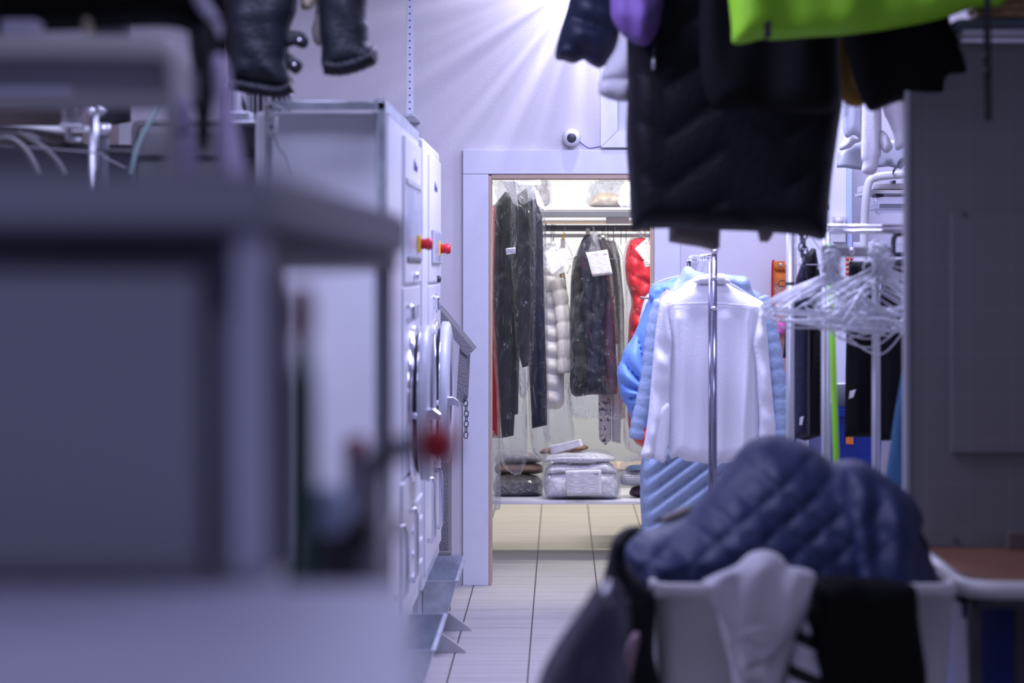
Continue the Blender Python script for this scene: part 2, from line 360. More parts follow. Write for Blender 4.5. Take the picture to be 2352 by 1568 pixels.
# --- cloth: a closed, stuffed shape with folds or quilting, grown from its outline
def folds(k=70, a=.008, warp=6, ph=0, kz=0):
    return lambda x, z: a*np.sin(k*x+kz*z+ph+1.3*np.sin(warp*z+ph*2))+a*.5*np.sin(k*2.1*x+1.7*np.sin(warp*1.6*z+ph))
def wrinkle(a=.005, k=40, ph=0):
    return lambda x, z: a*(np.sin(k*x+2*np.sin(k*.43*z+ph))*np.sin(k*.8*z+1.6*np.sin(k*.6*x+ph*2)))
def quilt_h(p, a=.014, kx=0, ph=0):      # baffles: kx tilts them
    return lambda x, z: 1.5*a*((np.abs(np.sin(PI*((z+kx*x)/p+ph))))**.6-.6)
def quilt_d(p, a=.014, sl=.8):           # diamonds
    def f(x, z):
        u = np.abs(np.sin(PI*(z+sl*x)/p)); v = np.abs(np.sin(PI*(z-sl*x)/p))
        return a*(np.sqrt(np.minimum(u, v)+.01)-.5)
    return f
def addf(*fs): return lambda x, z: sum(f(x, z) for f in fs)
def puff(name, outline, D, t, m, parent=None, disp=None, edge=.05, step=None, smooth=4, back=.8, lean=None, flatp=.5, uv=False):
    """outline: view coordinates at distance D. t: half thickness. edge: how far from the rim it rounds off."""
    pts = [W(x, y, D) for x, y in outline]
    P = catmull(pts, smooth, True) if smooth else pts
    xs = [p.x for p in P]; zs = [p.z for p in P]
    if step is None: step = max(.0085, min(max(xs)-min(xs), max(zs)-min(zs))/22)
    B = []
    for i in range(len(P)):
        a, b = P[i], P[(i+1) % len(P)]; L = (b-a).length
        if L < 1e-6: continue
        k = max(1, int(round(L/step)))
        for j in range(k): B.append((a+(b-a)*j/k))
    b2 = np.array([(p.x, p.z) for p in B]); nb = len(b2)
    gx = np.arange(min(xs), max(xs), step); gz = np.arange(min(zs), max(zs), step*.9)
    G = []
    for j, z in enumerate(gz):
        for x in gx: G.append((x+(step/2 if j % 2 else 0), z))
    G = np.array(G)
    a = b2; bb = np.roll(b2, -1, axis=0)
    def dist_in(Q):
        best = np.full(len(Q), 1e9); ins = np.zeros(len(Q), bool)
        for i in range(nb):
            p, q = a[i], bb[i]; d = q-p; L2 = d@d
            if L2 < 1e-12: continue
            tt = np.clip(((Q-p)@d)/L2, 0, 1); pr = p+tt[:, None]*d
            best = np.minimum(best, np.hypot(*(Q-pr).T))
            c = (p[1] > Q[:, 1]) != (q[1] > Q[:, 1])
            if abs(q[1]-p[1]) > 1e-12:
                ins ^= c & (Q[:, 0] < (q[0]-p[0])*(Q[:, 1]-p[1])/(q[1]-p[1])+p[0])
        return best, ins
    d, ins = dist_in(G); G = G[ins & (d > step*.45)]
    co = [Vector((float(x), float(z))) for x, z in b2]+[Vector((float(x), float(z))) for x, z in G]
    vo, _, fo, ov, _, _ = delaunay_2d_cdt(co, [], [list(range(nb))], 1, 1e-5)
    V = np.array([(v.x, v.y) for v in vo]); dd, _ = dist_in(V)
    rim = dd < 1e-5*4
    pr = np.sqrt(np.clip(1-(1-np.clip(dd/edge, 0, 1))**2, 0, 1))
    fd = disp(V[:, 0], V[:, 1]) if disp is not None else np.zeros(len(V))
    fade = np.clip(dd/(edge*flatp), 0, 1)
    yf = D-t*pr-fd*fade; yb = D+t*pr*back+fd*fade*.5
    if lean is not None:
        le = lean(V[:, 0], V[:, 1]); yf = yf+le; yb = yb+le
        ym = D+le
    else: ym = np.full(len(V), D)
    verts = [(V[i, 0], ym[i] if rim[i] else yf[i], V[i, 1]) for i in range(len(V))]
    idx = {}
    for i in range(len(V)):
        if rim[i]: idx[i] = i
        else: idx[i] = len(verts); verts.append((V[i, 0], yb[i], V[i, 1]))
    faces = []
    for f in fo:
        f = list(f)
        faces.append(f); g = [idx[i] for i in f][::-1]
        if not all(rim[i] for i in f): faces.append(g)
    me = bpy.data.meshes.new(name); me.from_pydata(verts, [], faces); me.update()
    bm = bmesh.new(); bm.from_mesh(me); bmesh.ops.recalc_face_normals(bm, faces=bm.faces); bm.to_mesh(me); bm.free()
    return link(name, me, m, parent)
def sleeve(name, path_px, D, r, m, parent=None, baffle=0, amp=.2, seg=20, n=60, flat=.8, taper=None, dd=0):
    """path in view coordinates; r(px) -> tube with optional puffed baffles; dd bends it back in depth"""
    pp = [W(x, y, D+dd*i/(len(path_px)-1)) for i, (x, y) in enumerate(path_px)]
    C = catmull(pp, max(2, n//(len(pp)-1)))
    L = sum((C[i+1]-C[i]).length for i in range(len(C)-1))
    def rad(t):
        rr = (r if taper is None else r*(1+(taper-1)*t))*D/F
        if baffle:
            ph = t*L/baffle
            rr *= 1-amp+amp*2*math.sqrt(abs(math.sin(PI*ph))+.0001)*.75
        e = min(1, t/.03, (1-t)/.03)
        return rr*(.75+.25*math.sqrt(max(0, e)))
    bm = bmesh.new(); bm_tube(bm, C, rad, seg, True, False, flat)
    return from_bm(name, bm, m, parent)
def quad_sheet(name, cs, m, parent=None, thick=.0012, curl=.0, n=8):
    """a paper sheet: corners TL, TR, BR, BL in the room, with UVs, slightly curled, real thickness"""
    TL, TR, BR, BL = [Vector(c) for c in cs]
    bm = bmesh.new(); uvl = bm.loops.layers.uv.new('UVMap'); g = []
    nrm = (TR-TL).cross(BL-TL).normalized()
    for j in range(n+1):
        row = []
        for i in range(n+1):
            u, v = i/n, j/n
            p = (TL*(1-u)+TR*u)*(1-v)+(BL*(1-u)+BR*u)*v
            row.append(bm.verts.new(p+nrm*curl*math.sin(PI*(u*.8+v*.3))))
        g.append(row)
    for j in range(n):
        for i in range(n):
            f = bm.faces.new((g[j][i], g[j][i+1], g[j+1][i+1], g[j+1][i]))
            for l, (u, v) in zip(f.loops, ((i, j), (i+1, j), (i+1, j+1), (i, j+1))): l[uvl].uv = (u/n, 1-v/n)
    me = bpy.data.meshes.new(name); bm.to_mesh(me); bm.free()
    o = link(name, me, m, parent)
    s = o.modifiers.new('thick', 'SOLIDIFY'); s.thickness = thick
    return o
def sheet_px(name, pts, D, m, parent=None, curl=.006, dd=(0, 0, 0, 0)):
    return quad_sheet(name, [W(x, y, D+d) for (x, y), d in zip(pts, dd)], m, parent, curl=curl)
def text(name, s, loc, size, rot, m, parent=None, ext=.001, sx=1.0):
    cu = bpy.data.curves.new(name, 'FONT'); cu.body = s; cu.size = size; cu.extrude = ext; cu.align_x = 'CENTER'; cu.align_y = 'CENTER'
    t = bpy.data.objects.new(name, cu); COL.objects.link(t)
    bpy.context.view_layer.update()
    me = bpy.data.meshes.new_from_object(t.evaluated_get(bpy.context.evaluated_depsgraph_get()))
    bpy.data.objects.remove(t)
    from mathutils import Euler
    me.transform(Matrix.Translation(loc) @ Euler(rot).to_matrix().to_4x4() @ Matrix.Diagonal((sx, 1, 1, 1)))
    return link(name, me, m, parent, False)
def copy_tree(o, parent=None, **kw):
    c = o.copy(); COL.objects.link(c)
    if parent is not None: c.parent = parent
    for ch in list(o.children): copy_tree(ch, c)
    for k, v in kw.items(): c[k] = v
    return c

# ================================================================== THE SETTING
xl, xr = -2.6, 2.6          # side walls
door_l, door_r = W(1125, 0, DW).x, W(1500, 0, DW).x
door_top = W(0, 404, DW).z
st0, st1 = -.75, 1.25       # storage room
fl = box('floor', (xl, .2, -.05), (xr, 16.5, 0), 'floor', bev=0); struct(fl)
struct(box('ceiling', (xl, .2, 3.2), (xr, DW+.15, 3.3), 'ceil', bev=0))
struct(boxes('wall_back', [((xl, DW, 0), (door_l, DW+.14, 3.2)), ((door_r, DW, 0), (xr, DW+.14, 3.2)), ((door_l, DW, door_top), (door_r, DW+.14, 3.2))], 'wall', bev=0))
struct(box('wall_left', (xl-.1, .2, 0), (xl, DW+.14, 3.2), 'wall', bev=0))
struct(box('wall_right', (xr, .2, 0), (xr+.1, DW+.14, 3.2), 'wall', bev=0))
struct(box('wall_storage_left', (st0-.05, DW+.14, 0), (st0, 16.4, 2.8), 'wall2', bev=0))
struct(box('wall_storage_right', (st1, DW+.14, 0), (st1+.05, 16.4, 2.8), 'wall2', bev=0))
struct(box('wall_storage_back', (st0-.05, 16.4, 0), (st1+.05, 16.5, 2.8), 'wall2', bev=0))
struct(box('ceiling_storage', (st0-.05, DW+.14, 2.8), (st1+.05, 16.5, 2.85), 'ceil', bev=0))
# door surround
y0 = DW-.025
struct(box('trim_1', (W(1063, 0, y0).x, y0, 0.0), (W(1122, 0, y0).x, DW, W(0, 400, y0).z), 'lam'))
struct(box('trim_2', (W(1063, 0, y0).x, y0, W(0, 400, y0).z+.0015), (W(1562, 0, y0).x, DW, W(0, 344, y0).z), 'lam'))
struct(box('trim_3', (W(1503, 0, y0).x, y0, 0.0), (W(1562, 0, y0).x, DW, W(0, 400, y0).z), 'lam'))
struct(boxes('door_1', [((W(1122, 0, y0).x+.0005, y0+.004, 0), (W(1129, 0, y0).x, DW+.15, door_top)),
    ((W(1496, 0, y0).x, y0+.004, 0), (W(1503, 0, y0).x-.0005, DW+.15, door_top)),
    ((W(1129, 0, y0).x, y0+.004, W(0, 410, y0).z), (W(1496, 0, y0).x, DW+.15, W(0, 400, y0).z-.001))], 'wood_edge', bev=.0015))
# a dark hinge recess on the jamb
struct(box('baseboard_back', (W(1031, 0, DW).x, DW-.012, 0), (W(1062, 0, y0).x, DW, W(0, 1271, DW).z), 'enamel_grey'))
# window above the door, mostly hidden by the hanging coat
wx0, wx1, wz0, wz1 = W(1380, 0, DW).x, W(1750, 0, DW).x, W(0, 339, DW).z, W(0, 60, DW).z
yw = DW-.035
wbm = bmesh.new(); fr = .08
def mitre(bm, pts):
    A = [bm.verts.new((x, yw, z)) for x, z in pts]; B = [bm.verts.new((x, DW, z)) for x, z in pts]
    bm.faces.new(A); bm.faces.new(B[::-1])
    for i in range(4): bm.faces.new((A[i], A[(i+1) % 4], B[(i+1) % 4], B[i]))
g = .0012
mitre(wbm, [(wx0, wz0+g), (wx0+fr, wz0+fr+g), (wx0+fr, wz1-fr), (wx0, wz1)])
mitre(wbm, [(wx0+g, wz0), (wx1, wz0), (wx1-fr, wz0+fr), (wx0+fr+g, wz0+fr)])
mitre(wbm, [(wx1, wz0), (wx1, wz1), (wx1-fr, wz1-fr), (wx1-fr, wz0+fr)])
mitre(wbm, [(wx0, wz1), (wx0+fr, wz1-fr), (wx1-fr, wz1-fr), (wx1, wz1)])
struct(from_bm('window_1', wbm, 'lam', None, False))
struct(box('window_2', (wx0+fr, DW-.012, wz0+fr), (wx1-fr, DW, wz1-fr), 'screen_glass'))

# wall camera
t = thing('security_camera', 'small white dome camera with dark lens on wall above the doorway', 'security camera', W(1313, 316, DW))
lathe('mounting_base', [(0, .043), (.012, .045), (.020, .041)], W(1313, 316, DW), (0, -1, 0), 'white_plastic', t)
hd = lathe('housing', [(0, .034), (.012, .0425), (.028, .041), (.040, .032), (.046, .024), (.044, .020)], W(1313, 316, DW-.018), (-.05, -1, -.12), 'enamel', t)
lathe('lens', [(0, .024), (.006, .022), (.011, .014), (.012, .003)], W(1313, 317, DW-.060), (-.05, -1, -.12), 'darkmetal', t)
box('cable_gland', W(1308, 340, DW-.02), W(1317, 334, DW)+Vector((0, 0, 0)), 'white_plastic', t)
tube('cable', [W(1332, 326, DW-.006), W(1345, 336, DW-.008), W(1356, 340, DW-.006), W(1380, 336, DW-.006)], .0028, 'ink', t, smooth_path=6)
# perforated rail
t = thing('perforated_rail', 'tall white perforated metal strip running up the back wall', 'rail', W(941, 262, DW-.05))
yp = 11.3
a, b = W(933, 262, yp), W(950, -120, yp)
bm = bmesh.new(); bm_box(bm, (a.x, yp, a.z), (b.x, yp+.003, 3.2), 0); bm_box(bm, (a.x, yp, a.z), (a.x+.003, yp+.03, 3.2), 0)
from_bm('strip', bm, 'lam', t, False)
bm = bmesh.new()
for k in range(24):
    z = W(0, 250-k*15.6, yp).z; c = (a.x+b.x)/2-.001
    bm_box(bm, (c-.004, yp-.0012, z-.003), (c+.005, yp+.001, z+.004), .001)
from_bm('slot', bm, 'ink', t, False)['kind'] = 'stuff'
box('wall_bracket', W(928, 268, yp), W(952, 262, 11.3)+Vector((0, .5, 0)), 'galv', t)

# ================================================================== DRYERS ALONG THE LEFT
XF = -.53
def DX(px, X=XF): return -X*F/(CX-px)
def zat(py, D): return H-(py-CY)*D/F
def machine(name, label, Dn, Df, px_parts, seam_y, body_x=-.93):
    pass
def round_door(t, D, zc, r, dark=True):
    cen = (XF, D, zc)
    lathe('door_ring', [(0, r*1.02), (.018, r*1.02), (.026, r*.96), (.030, r*.9)], cen, (1, 0, 0), 'chrome', t, 56)
    lathe('gasket', [(0, r*.90), (.040, r*.90), (.040, r*.5)], cen, (1, 0, 0), 'dark', t, 48)
    lid = lathe('door', [(.040, r*.93), (.042, r*1.0), (.066, r*1.0), (.074, r*.965), (.082, r*.80), (.074, r*.66), (.060, r*.60)], cen, (1, 0, 0), 'enamel_grey', t, 64)
    lathe('glass', [(.058, r*.60), (.075, r*.45), (.080, r*.1)], cen, (1, 0, 0), 'darkmetal', lid, 40)
    lathe('rim', [(.0385, r*.985), (.0415, r*1.005), (.0445, r*.985)], cen, (1, 0, 0), 'chrome', lid, 56)
    bm = bmesh.new()
    y1 = D-r*.86
    pts = [(XF+.050, zc-.014), (XF+.062, zc+.012), (XF+.098, zc+.016), (XF+.122, zc-.002), (XF+.126, zc-.026), (XF+.118, zc-.028), (XF+.105, zc-.016), (XF+.066, zc-.018)]
    A = [bm.verts.new((x, y1-.03, z-.02)) for x, z in pts]; B = [bm.verts.new((x, y1+.03, z-.02)) for x, z in pts]
    bm.faces.new(A); bm.faces.new(B)
    for i in range(len(A)): bm.faces.new((A[i], A[(i+1) % len(A)], B[(i+1) % len(A)], B[i]))
    bmesh.ops.bevel(bm, geom=bm.edges[:], offset=.003, segments=1, affect='EDGES')
    from_bm('latch', bm, 'chrome', lid, False)
    bm = bmesh.new(); bmesh.ops.create_uvsphere(bm, u_segments=16, v_segments=10, radius=.013)
    bmesh.ops.translate(bm, vec=(XF+.036, D-r*.90, zc-.03), verts=bm.verts)
    from_bm('hinge_ball', bm, 'chrome', lid)
def rotary(t, D, z):
    p = box('switch_plate', (XF+.012, D-.03, z-.032), (XF+.026, D+.03, z+.032), 'yellow', t)
    lathe('switch_knob', [(0, .019), (.018, .019), (.022, .023), (.038, .021), (.042, .016)], (XF+.026, D, z), (1, 0, 0), 'red', t, 8)
def handle_bar(t, D, z0, z1, X=XF):
    tube('handle', [(X, D, z1), (X+.030, D, z1), (X+.036, D, z1-.02), (X+.036, D, z0+.02), (X+.030, D, z0), (X, D, z0)], .0095, 'chrome', t, 12)

# near machine
t = thing('tumble_dryer', 'white stack dryer with grey framed side panel, nearer of the two machines', 'tumble dryer', (-.73, 8.2, 0), None)
zt = zat(256, 7.35)
box('side_panel', (-.93, 7.35, .32), (-.555, 8.0, zt), 'enamel', t, .012)
box('body', (-.93, 8.002, .32), (XF, 9.02, 2.045), 'enamel', t, .012)
box('front_frame', (-.552, 7.42, .34), (XF, 7.999, 2.04), 'enamel', t, .006)
box('control_panel', (XF-.004, 8.08, zat(650, 8.5)), (XF+.012, 8.98, 1.99), 'enamel', t, .006)
box('door_panel', (XF-.004, 8.05, .84), (XF+.008, 8.98, zat(655, 8.5)-.004), 'enamel', t, .006)
cw = box('display_recess', (XF+.008, 8.15, zat(590, 8.4)-.0), (XF+.016, 8.9, zat(650, 8.4)+.07), 'darkmetal', t, .003)
cv = box('clear_cover', (XF+.012, 8.12, zat(600, 8.5)), (XF+.020, 8.95, zat(432, 8.5)), 'film_clear', t, .004)
box('cover_strip', (XF+.012, 8.10, zat(430, 8.5)), (XF+.018, 8.95, zat(418, 8.5)), 'enamel_grey', t, .002)
text('brand_lettering', '\u00c9lite', (XF+.0135, 8.62, zat(382, 8.55)), .045, (PI/2, 0, PI/2), 'ink', t, .0015, 2.6)
rotary(t, 8.72, zat(560, 8.72))
lathe('lock', [(0, .014), (.014, .013), (.018, .006)], (XF+.012, DX(943), zat(633, 8.5)), (1, 0, 0), 'chrome', t, 20)
box('keyhole_strip', (XF+.008, DX(943)-.01, zat(650, 8.5)), (XF+.014, DX(943)+.01, zat(636, 8.5)), 'chrome', t)
tube('latch_pull', [(XF+.008, DX(929), zat(700, 8.2)), (XF+.028, DX(929), zat(706, 8.2)), (XF+.028, DX(929), zat(730, 8.2)), (XF+.008, DX(929), zat(738, 8.2))], .011, 'chrome', t)
box('data_plate', (XF+.008, 8.62, zat(730, 8.75)), (XF+.010, 8.85, zat(700, 8.75)), 'galv', t)
round_door(t, 8.50, zat(925, 8.5), .272)
box('lint_drawer', (XF-.004, 7.98, .40), (XF+.012, 8.98, .83), 'enamel', t, .006)
boxes('drawer_vent', [((XF+.012, 8.40, z), (XF+.020, 8.95, z+.012)) for z in (.46, .54, .62, .70)], 'enamel', t, .001)
box('base', (-.9, 8.02, .001), (XF-.02, 9.0, .32), 'steel', t)
handle_bar(t, 7.75, zat(1372, 7.75), zat(1210, 7.75)); handle_bar(t, 8.30, zat(1332, 8.3), zat(1170, 8.3))
# far machine
t = thing('tumble_dryer', 'white stack dryer standing in the back corner, farther of the two machines', 'tumble dryer', (-.73, 9.9, 0), None)
box('body', (-1.05, 9.30, .30), (XF, 10.55, 2.045), 'enamel', t, .012)
box('control_panel', (XF-.004, 9.62, zat(648, 10)), (XF+.010, 10.5, 2.0), 'enamel', t, .006)
box('door_panel', (XF-.004, 9.62, .80), (XF+.008, 10.5, zat(652, 10)-.003), 'enamel', t, .006)
text('brand_lettering', '\u00c9lite', (XF+.0115, 10.05, zat(432, 10.05)), .045, (PI/2, 0, PI/2), 'ink', t, .0015, 2.6)
box('window_frame', (XF+.010, 9.72, zat(606, 10)), (XF+.020, 10.4, zat(528, 10)), 'enamel_grey', t, .006)
box('window', (XF+.018, 9.80, zat(598, 10)), (XF+.023, 10.3, zat(536, 10)), 'film_clear', t, .004)
rotary(t, 10.15, zat(571, 10.15))
lathe('lock', [(0, .015), (.012, .014), (.016, .006)], (XF+.010, DX(999), zat(641, 10)), (1, 0, 0), 'darkmetal', t, 20)
tube('latch_pull', [(XF+.008, DX(991), zat(681, 9.8)), (XF+.026, DX(991), zat(686, 9.8)), (XF+.026, DX(991), zat(708, 9.8)), (XF+.008, DX(991), zat(716, 9.8))], .012, 'chrome', t)
round_door(t, 10.0, zat(900, 10.0), .292)
box('lint_drawer', (XF-.004, 9.32, .36), (XF+.010, 10.52, .79), 'enamel', t, .006)
box('base', (-1.0, 9.32, .001), (XF-.02, 10.5, .30), 'steel', t)
handle_bar(t, 9.42, zat(1242, 9.42), zat(1100, 9.42)); handle_bar(t, 10.0, zat(1210, 10.0), zat(1080, 10.0))
# galvanised angle frame over the near machine
t = thing('angle_frame', 'galvanised angle iron frame bolted around the nearer dryer', 'metal frame', (-.7, 7.26, 0))
D = 7.27
boxes('top_bar', [(W(608, 252, D), W(885, 232, D)+Vector((0, .004, 0))), (W(608, 236, D), W(885, 232, D)+Vector((0, .05, 0)))], 'galv', t)
boxes('post', [((W(868, 0, D).x, D, .002), (W(882, 0, D).x, D+.004, W(0, 232, D).z)), ((W(882, 0, D).x, D, .002), (W(882, 0, D).x+.004, D+.05, W(0, 232, D).z))], 'galv', t)
boxes('post', [((W(608, 0, D).x, D, .002), (W(626, 0, D).x, D+.004, W(0, 240, D).z))], 'galv', t)
bm = bmesh.new(); a = W(884, 228, D); e = Vector((a.x, 9.0, a.z))
bm_box(bm, (a.x-.004, D, a.z-.035), (a.x, 9.0, a.z), 0); bm_box(bm, (a.x-.035, D, a.z-.004), (a.x, 9.0, a.z), 0)
from_bm('top_bar', bm, 'galv', t, False)
t = thing('socket_box', 'white surface mounted socket box wired to the frame post', 'electrical socket', W(624, 290, 7.24))
b0 = box('case', W(608, 312, 7.215), W(639, 268, 7.265), 'white_plastic', t, .006)
box('faceplate', W(613, 306, 7.208), W(635, 280, 7.216), 'enamel', t, .004)
box('switch', W(620, 297, 7.203), W(626, 286, 7.21), 'ink', t, .001)
tube('cord', [W(618, 268, 7.23), W(614, 250, 7.22), W(612, 226, 7.23), W(622, 230, 7.24)], .004, 'white_plastic', t, smooth_path=5)
tube('cord', [W(622, 312, 7.23), W(614, 340, 7.22), W(612, 372, 7.23), W(612, 420, 7.24)], .0035, 'enamel_grey', t, smooth_path=5)
tube('cord', [W(630, 312, 7.23), W(640, 340, 7.22), W(655, 358, 7.23), W(668, 400, 7.24)], .0035, 'enamel_grey', t, smooth_path=5)
tube('cord', [W(612, 228, 7.23), W(625, 240, 7.2), W(640, 245, 7.21), W(658, 258, 7.24)], .003, 'white_plastic', t, smooth_path=5)
# drain troughs
def trough(label, Da, Db, zr):
    t = thing('drain_trough', label, 'trough', (-.5, (Da+Db)/2, 0), None)
    bm = bmesh.new(); x0, x1 = XF-.018, -.415
    def ring(z, ins, th=0): return [(x0+th, Da+ins*.3+th), (x1-ins-th, Da+ins*.3+th), (x1-ins-th, Db-ins*.3-th), (x0+th, Db-ins*.3-th)], z
    rs = [ring(.06, .07), ring(zr, 0), ring(zr+.001, -.008), ring(zr+.008, -.008), ring(zr+.008, 0, .006), ring(.075, .07, .006)]
    V = [[bm.verts.new((x, y, z)) for x, y in r] for r, z in rs]
    for i in range(len(V)-1):
        for k in range(4): bm.faces.new((V[i][k], V[i][(k+1) % 4], V[i+1][(k+1) % 4], V[i+1][k]))
    bm.faces.new(V[0]); bm.faces.new(V[-1])
    from_bm('trough_body', bm, 'galv', t, False)
    for y in (Da+.12, Db-.12):
        prism_px('foot', [(0, 0)], 1, 1, 'steel', t) if False else None
        bm = bmesh.new()
        A = [bm.verts.new(p) for p in ((x0+.02, y-.02, .0005), (x1+.035, y-.02, .0005), (x1+.03, y-.02, .010), (x1-.06, y-.02, .075), (x1-.08, y-.02, .06), (x0+.02, y-.02, .06))]
        B = [bm.verts.new((v.co.x, y+.02, v.co.z)) for v in A]
        bm.faces.new(A); bm.faces.new(B)
        for i in range(6): bm.faces.new((A[i], A[(i+1) % 6], B[(i+1) % 6], B[i]))
        from_bm('foot', bm, 'steel', t, False)
trough('galvanised floor trough under the farther dryer', 9.60, 10.43, .295)
trough('galvanised floor trough under the nearer dryer, blurred at its front', 7.85, 8.69, .295)
# grey chute in the corner
t = thing('corner_chute', 'hammered grey steel hood and post standing between dryer and door frame', 'chute', (-.5, 11.2, 0))
prism_px('hood', [(1000, 700), (1013, 712), (1088, 804), (1074, 818), (1060, 806), (1054, 793), (1030, 765), (1000, 765)], 10.95, 11.35, 'hammer', t)
prism_px('spout', [(1056, 794), (1060, 806), (1073, 818), (1068, 924), (1048, 924), (1053, 830)], 10.96, 11.34, 'hammer', t)
px_box('post', 1008, 920, 1030, 1480, 10.97, 11.3, 'hammer', t)
box('post', (W(1008, 0, 10.97).x, 10.98, 0), (W(1030, 0, 10.97).x-.01, 11.28, W(0, 770, 10.98).z), 'hammer', t)
px_box('back_plate', 1000, 1268, 1034, 1470, 10.9, 10.96, 'hammer', t)
def chain(name, label, pts, D, r=.009, n=10, wire=.0022, m='darkmetal'):
    t = thing(name, label, 'chain', W(*pts[0], D))
    C = [W(x, y, D) for x, y in pts]; C = catmull(C, 20)
    Lg = [0]
    for i in range(1, len(C)): Lg.append(Lg[-1]+(C[i]-C[i-1]).length)
    for k in range(n):
        s = Lg[-1]*(k+.5)/n
        i = min(range(len(Lg)), key=lambda j: abs(Lg[j]-s)); i = min(max(i, 1), len(C)-2)
        d = (C[i+1]-C[i-1]).normalized(); half = Lg[-1]/n*.62
        side = d.cross(Vector((0, 1, 0))).normalized() if k % 2 else Vector((0, 1, 0))
        if k % 2 == 0: side = (Vector((0, 1, 0))+d.cross(Vector((0, 1, 0))).normalized()*.45).normalized()
        loop = []
        for q in range(16):
            a = 2*PI*q/16; loop.append(C[i]+side*math.cos(a)*r*.8+d*(math.sin(a)*r*.8+(half-r*.8)*(1 if math.sin(a) > 0 else -1)))
        bm = bmesh.new(); bm_tube(bm, loop, wire, 6, False, True); from_bm('link', bm, m, t)
    return t
chain('hanging_chain', 'short steel chain hanging from the grey chute beside the door frame', [(1068, 908), (1071, 950), (1070, 1004)], 10.94, .011, 8)

# ================================================================== STORAGE ROOM
t = thing('garment_rail', 'grey galvanised pipe rail across the store room, nearer pipe', 'garment rail', W(1370, 524, 13.3))
tube('pipe', [(st0, 13.3, W(0, 524, 13.3).z), (st1, 13.3, W(0, 524, 13.3).z)], .0175, 'dark_steel', t, 16)
t = thing('garment_rail', 'pale pipe rail just below and behind the grey pipe rail', 'garment rail', W(1370, 541, 13.9))
tube('pipe', [(st0, 13.9, W(0, 541, 13.9).z), (st1, 13.9, W(0, 541, 13.9).z)], .011, 'steel', t, 16)
t = thing('upper_shelf', 'white upper shelf with metal edge above the store room rail', 'shelf', (.3, 13.1, 1.8))
box('board', (st0, 13.0, zat(482, 13.0)), (st1, 13.5, zat(476, 13.0)), 'lam', t)
box('edge_beam', (st0, 12.985, zat(499, 12.985)), (st1, 13.02, zat(484, 12.985)), 'dark_steel', t)
t = thing('upper_shelf', 'second white shelf board visible behind and below the upper shelf', 'shelf', (.3, 14.2, 1.8))
box('board', (st0, 13.75, zat(507, 13.75)), (st1, 14.5, zat(502, 13.75)), 'lam', t)
box('edge_beam', (st0, 13.76, zat(514, 13.76)), (st1, 13.79, zat(508, 13.76)), 'wood_edge', t)
sb = box('hanging_card', W(1392, 514, 13.28), W(1445, 499, 13.29), 'blank_paper'); tag(sb, 'plain cream card lying over the rail under the upper shelf', 'card')
t = thing('lower_shelf', 'long white low shelf board holding the folded bedding packs', 'shelf', (.3, 12.8, .29))
zs = zat(1150, 12.75)
box('board', (st0, 12.75, zs-.018), (st1, 13.5, zs), 'lam', t)
for x in (st0+.02, st1-.04): box('support', (x, 12.8, .0), (x+.02, 13.45, zs-.019), 'lam', t)
t = thing('lower_shelf', 'cream slatted shelf behind the low white shelf', 'shelf', (.5, 13.9, .29))
box('board', (.2, 13.65, .395), (st1, 14.2, .412), 'wood_edge', t); box('support', (st1-.05, 13.7, 0), (st1-.03, 14.1, .394), 'lam', t)

def hook(t, px, py, D, zr=None):
    tube('hook', [W(px, py, D), W(px, py-8, D), W(px+3, py-14, D), W(px+1, py-19, D), W(px-3, py-17, D)], .0014, 'wire', t, 6, 4)
# left group hanging close behind the opening
def long_garment(name, label, cat, outline, D, m, th=.045, f=None, film_o=None, film_m='film', group=None, edge=.03, sm=0):
    cx = sum(p[0] for p in outline)/len(outline); ty = min(p[1] for p in outline)
    t = thing(name, label, cat, W(cx, ty, D), group)
    puff('cloth', outline, D, th, m, t, f or folds(90, .007, 3, D), edge=edge, step=.0095, smooth=sm)
    if film_o: puff('plastic_cover', film_o, D, th*1.35, film_m, t, wrinkle(.007, 32, D), edge=.03, step=.016)
    return t
long_garment('hanging_dress', 'crimson garment hanging against the left jamb of the store room', 'garment', [(1118, 520), (1124, 434), (1134, 432), (1140, 510), (1147, 640), (1146, 800), (1150, 1006), (1120, 1006)], 12.75, 'maroon', .05)
long_garment('hanging_trousers', 'dark green-black trousers under film, longest on the left of the store room', 'trousers',
    [(1136, 470), (1160, 440), (1190, 450), (1198, 560), (1200, 700), (1192, 850), (1190, 950), (1182, 953), (1180, 1000), (1152, 1006), (1146, 900), (1134, 700)], 12.45, 'charcoal', .045, folds(110, .009, 2, 1),
    [(1130, 470), (1150, 415), (1190, 412), (1204, 560), (1206, 800), (1208, 1068), (1150, 1060), (1140, 900), (1128, 700)], group=None)
long_garment('hanging_trousers', 'grey-black trousers with blue-lettered white tag, in film beside the left jamb', 'trousers',
    [(1186, 450), (1210, 430), (1222, 520), (1222, 700), (1215, 840), (1200, 844), (1188, 800), (1180, 700), (1178, 560)], 12.3, 'charcoal', .04, folds(130, .008, 2, 2),
    [(1176, 440), (1200, 405), (1226, 430), (1232, 560), (1226, 800), (1210, 905), (1192, 900), (1182, 760), (1172, 560)])
t = long_garment('hanging_trousers', 'dark navy trousers under film nearest the doorway middle', 'trousers',
    [(1206, 450), (1232, 455), (1246, 500), (1250, 700), (1256, 880), (1257, 976), (1222, 984), (1218, 900), (1212, 800), (1212, 600)], 12.6, 'navy', .045, folds(100, .009, 2, 3),
    [(1208, 440), (1236, 440), (1252, 500), (1257, 700), (1260, 900), (1258, 1038), (1222, 1030), (1212, 900), (1208, 600)])
t = thing('cloth_tag', 'small white tag with blue letters on the grey-black trousers', 'tag', W(1174, 576, 12.2))
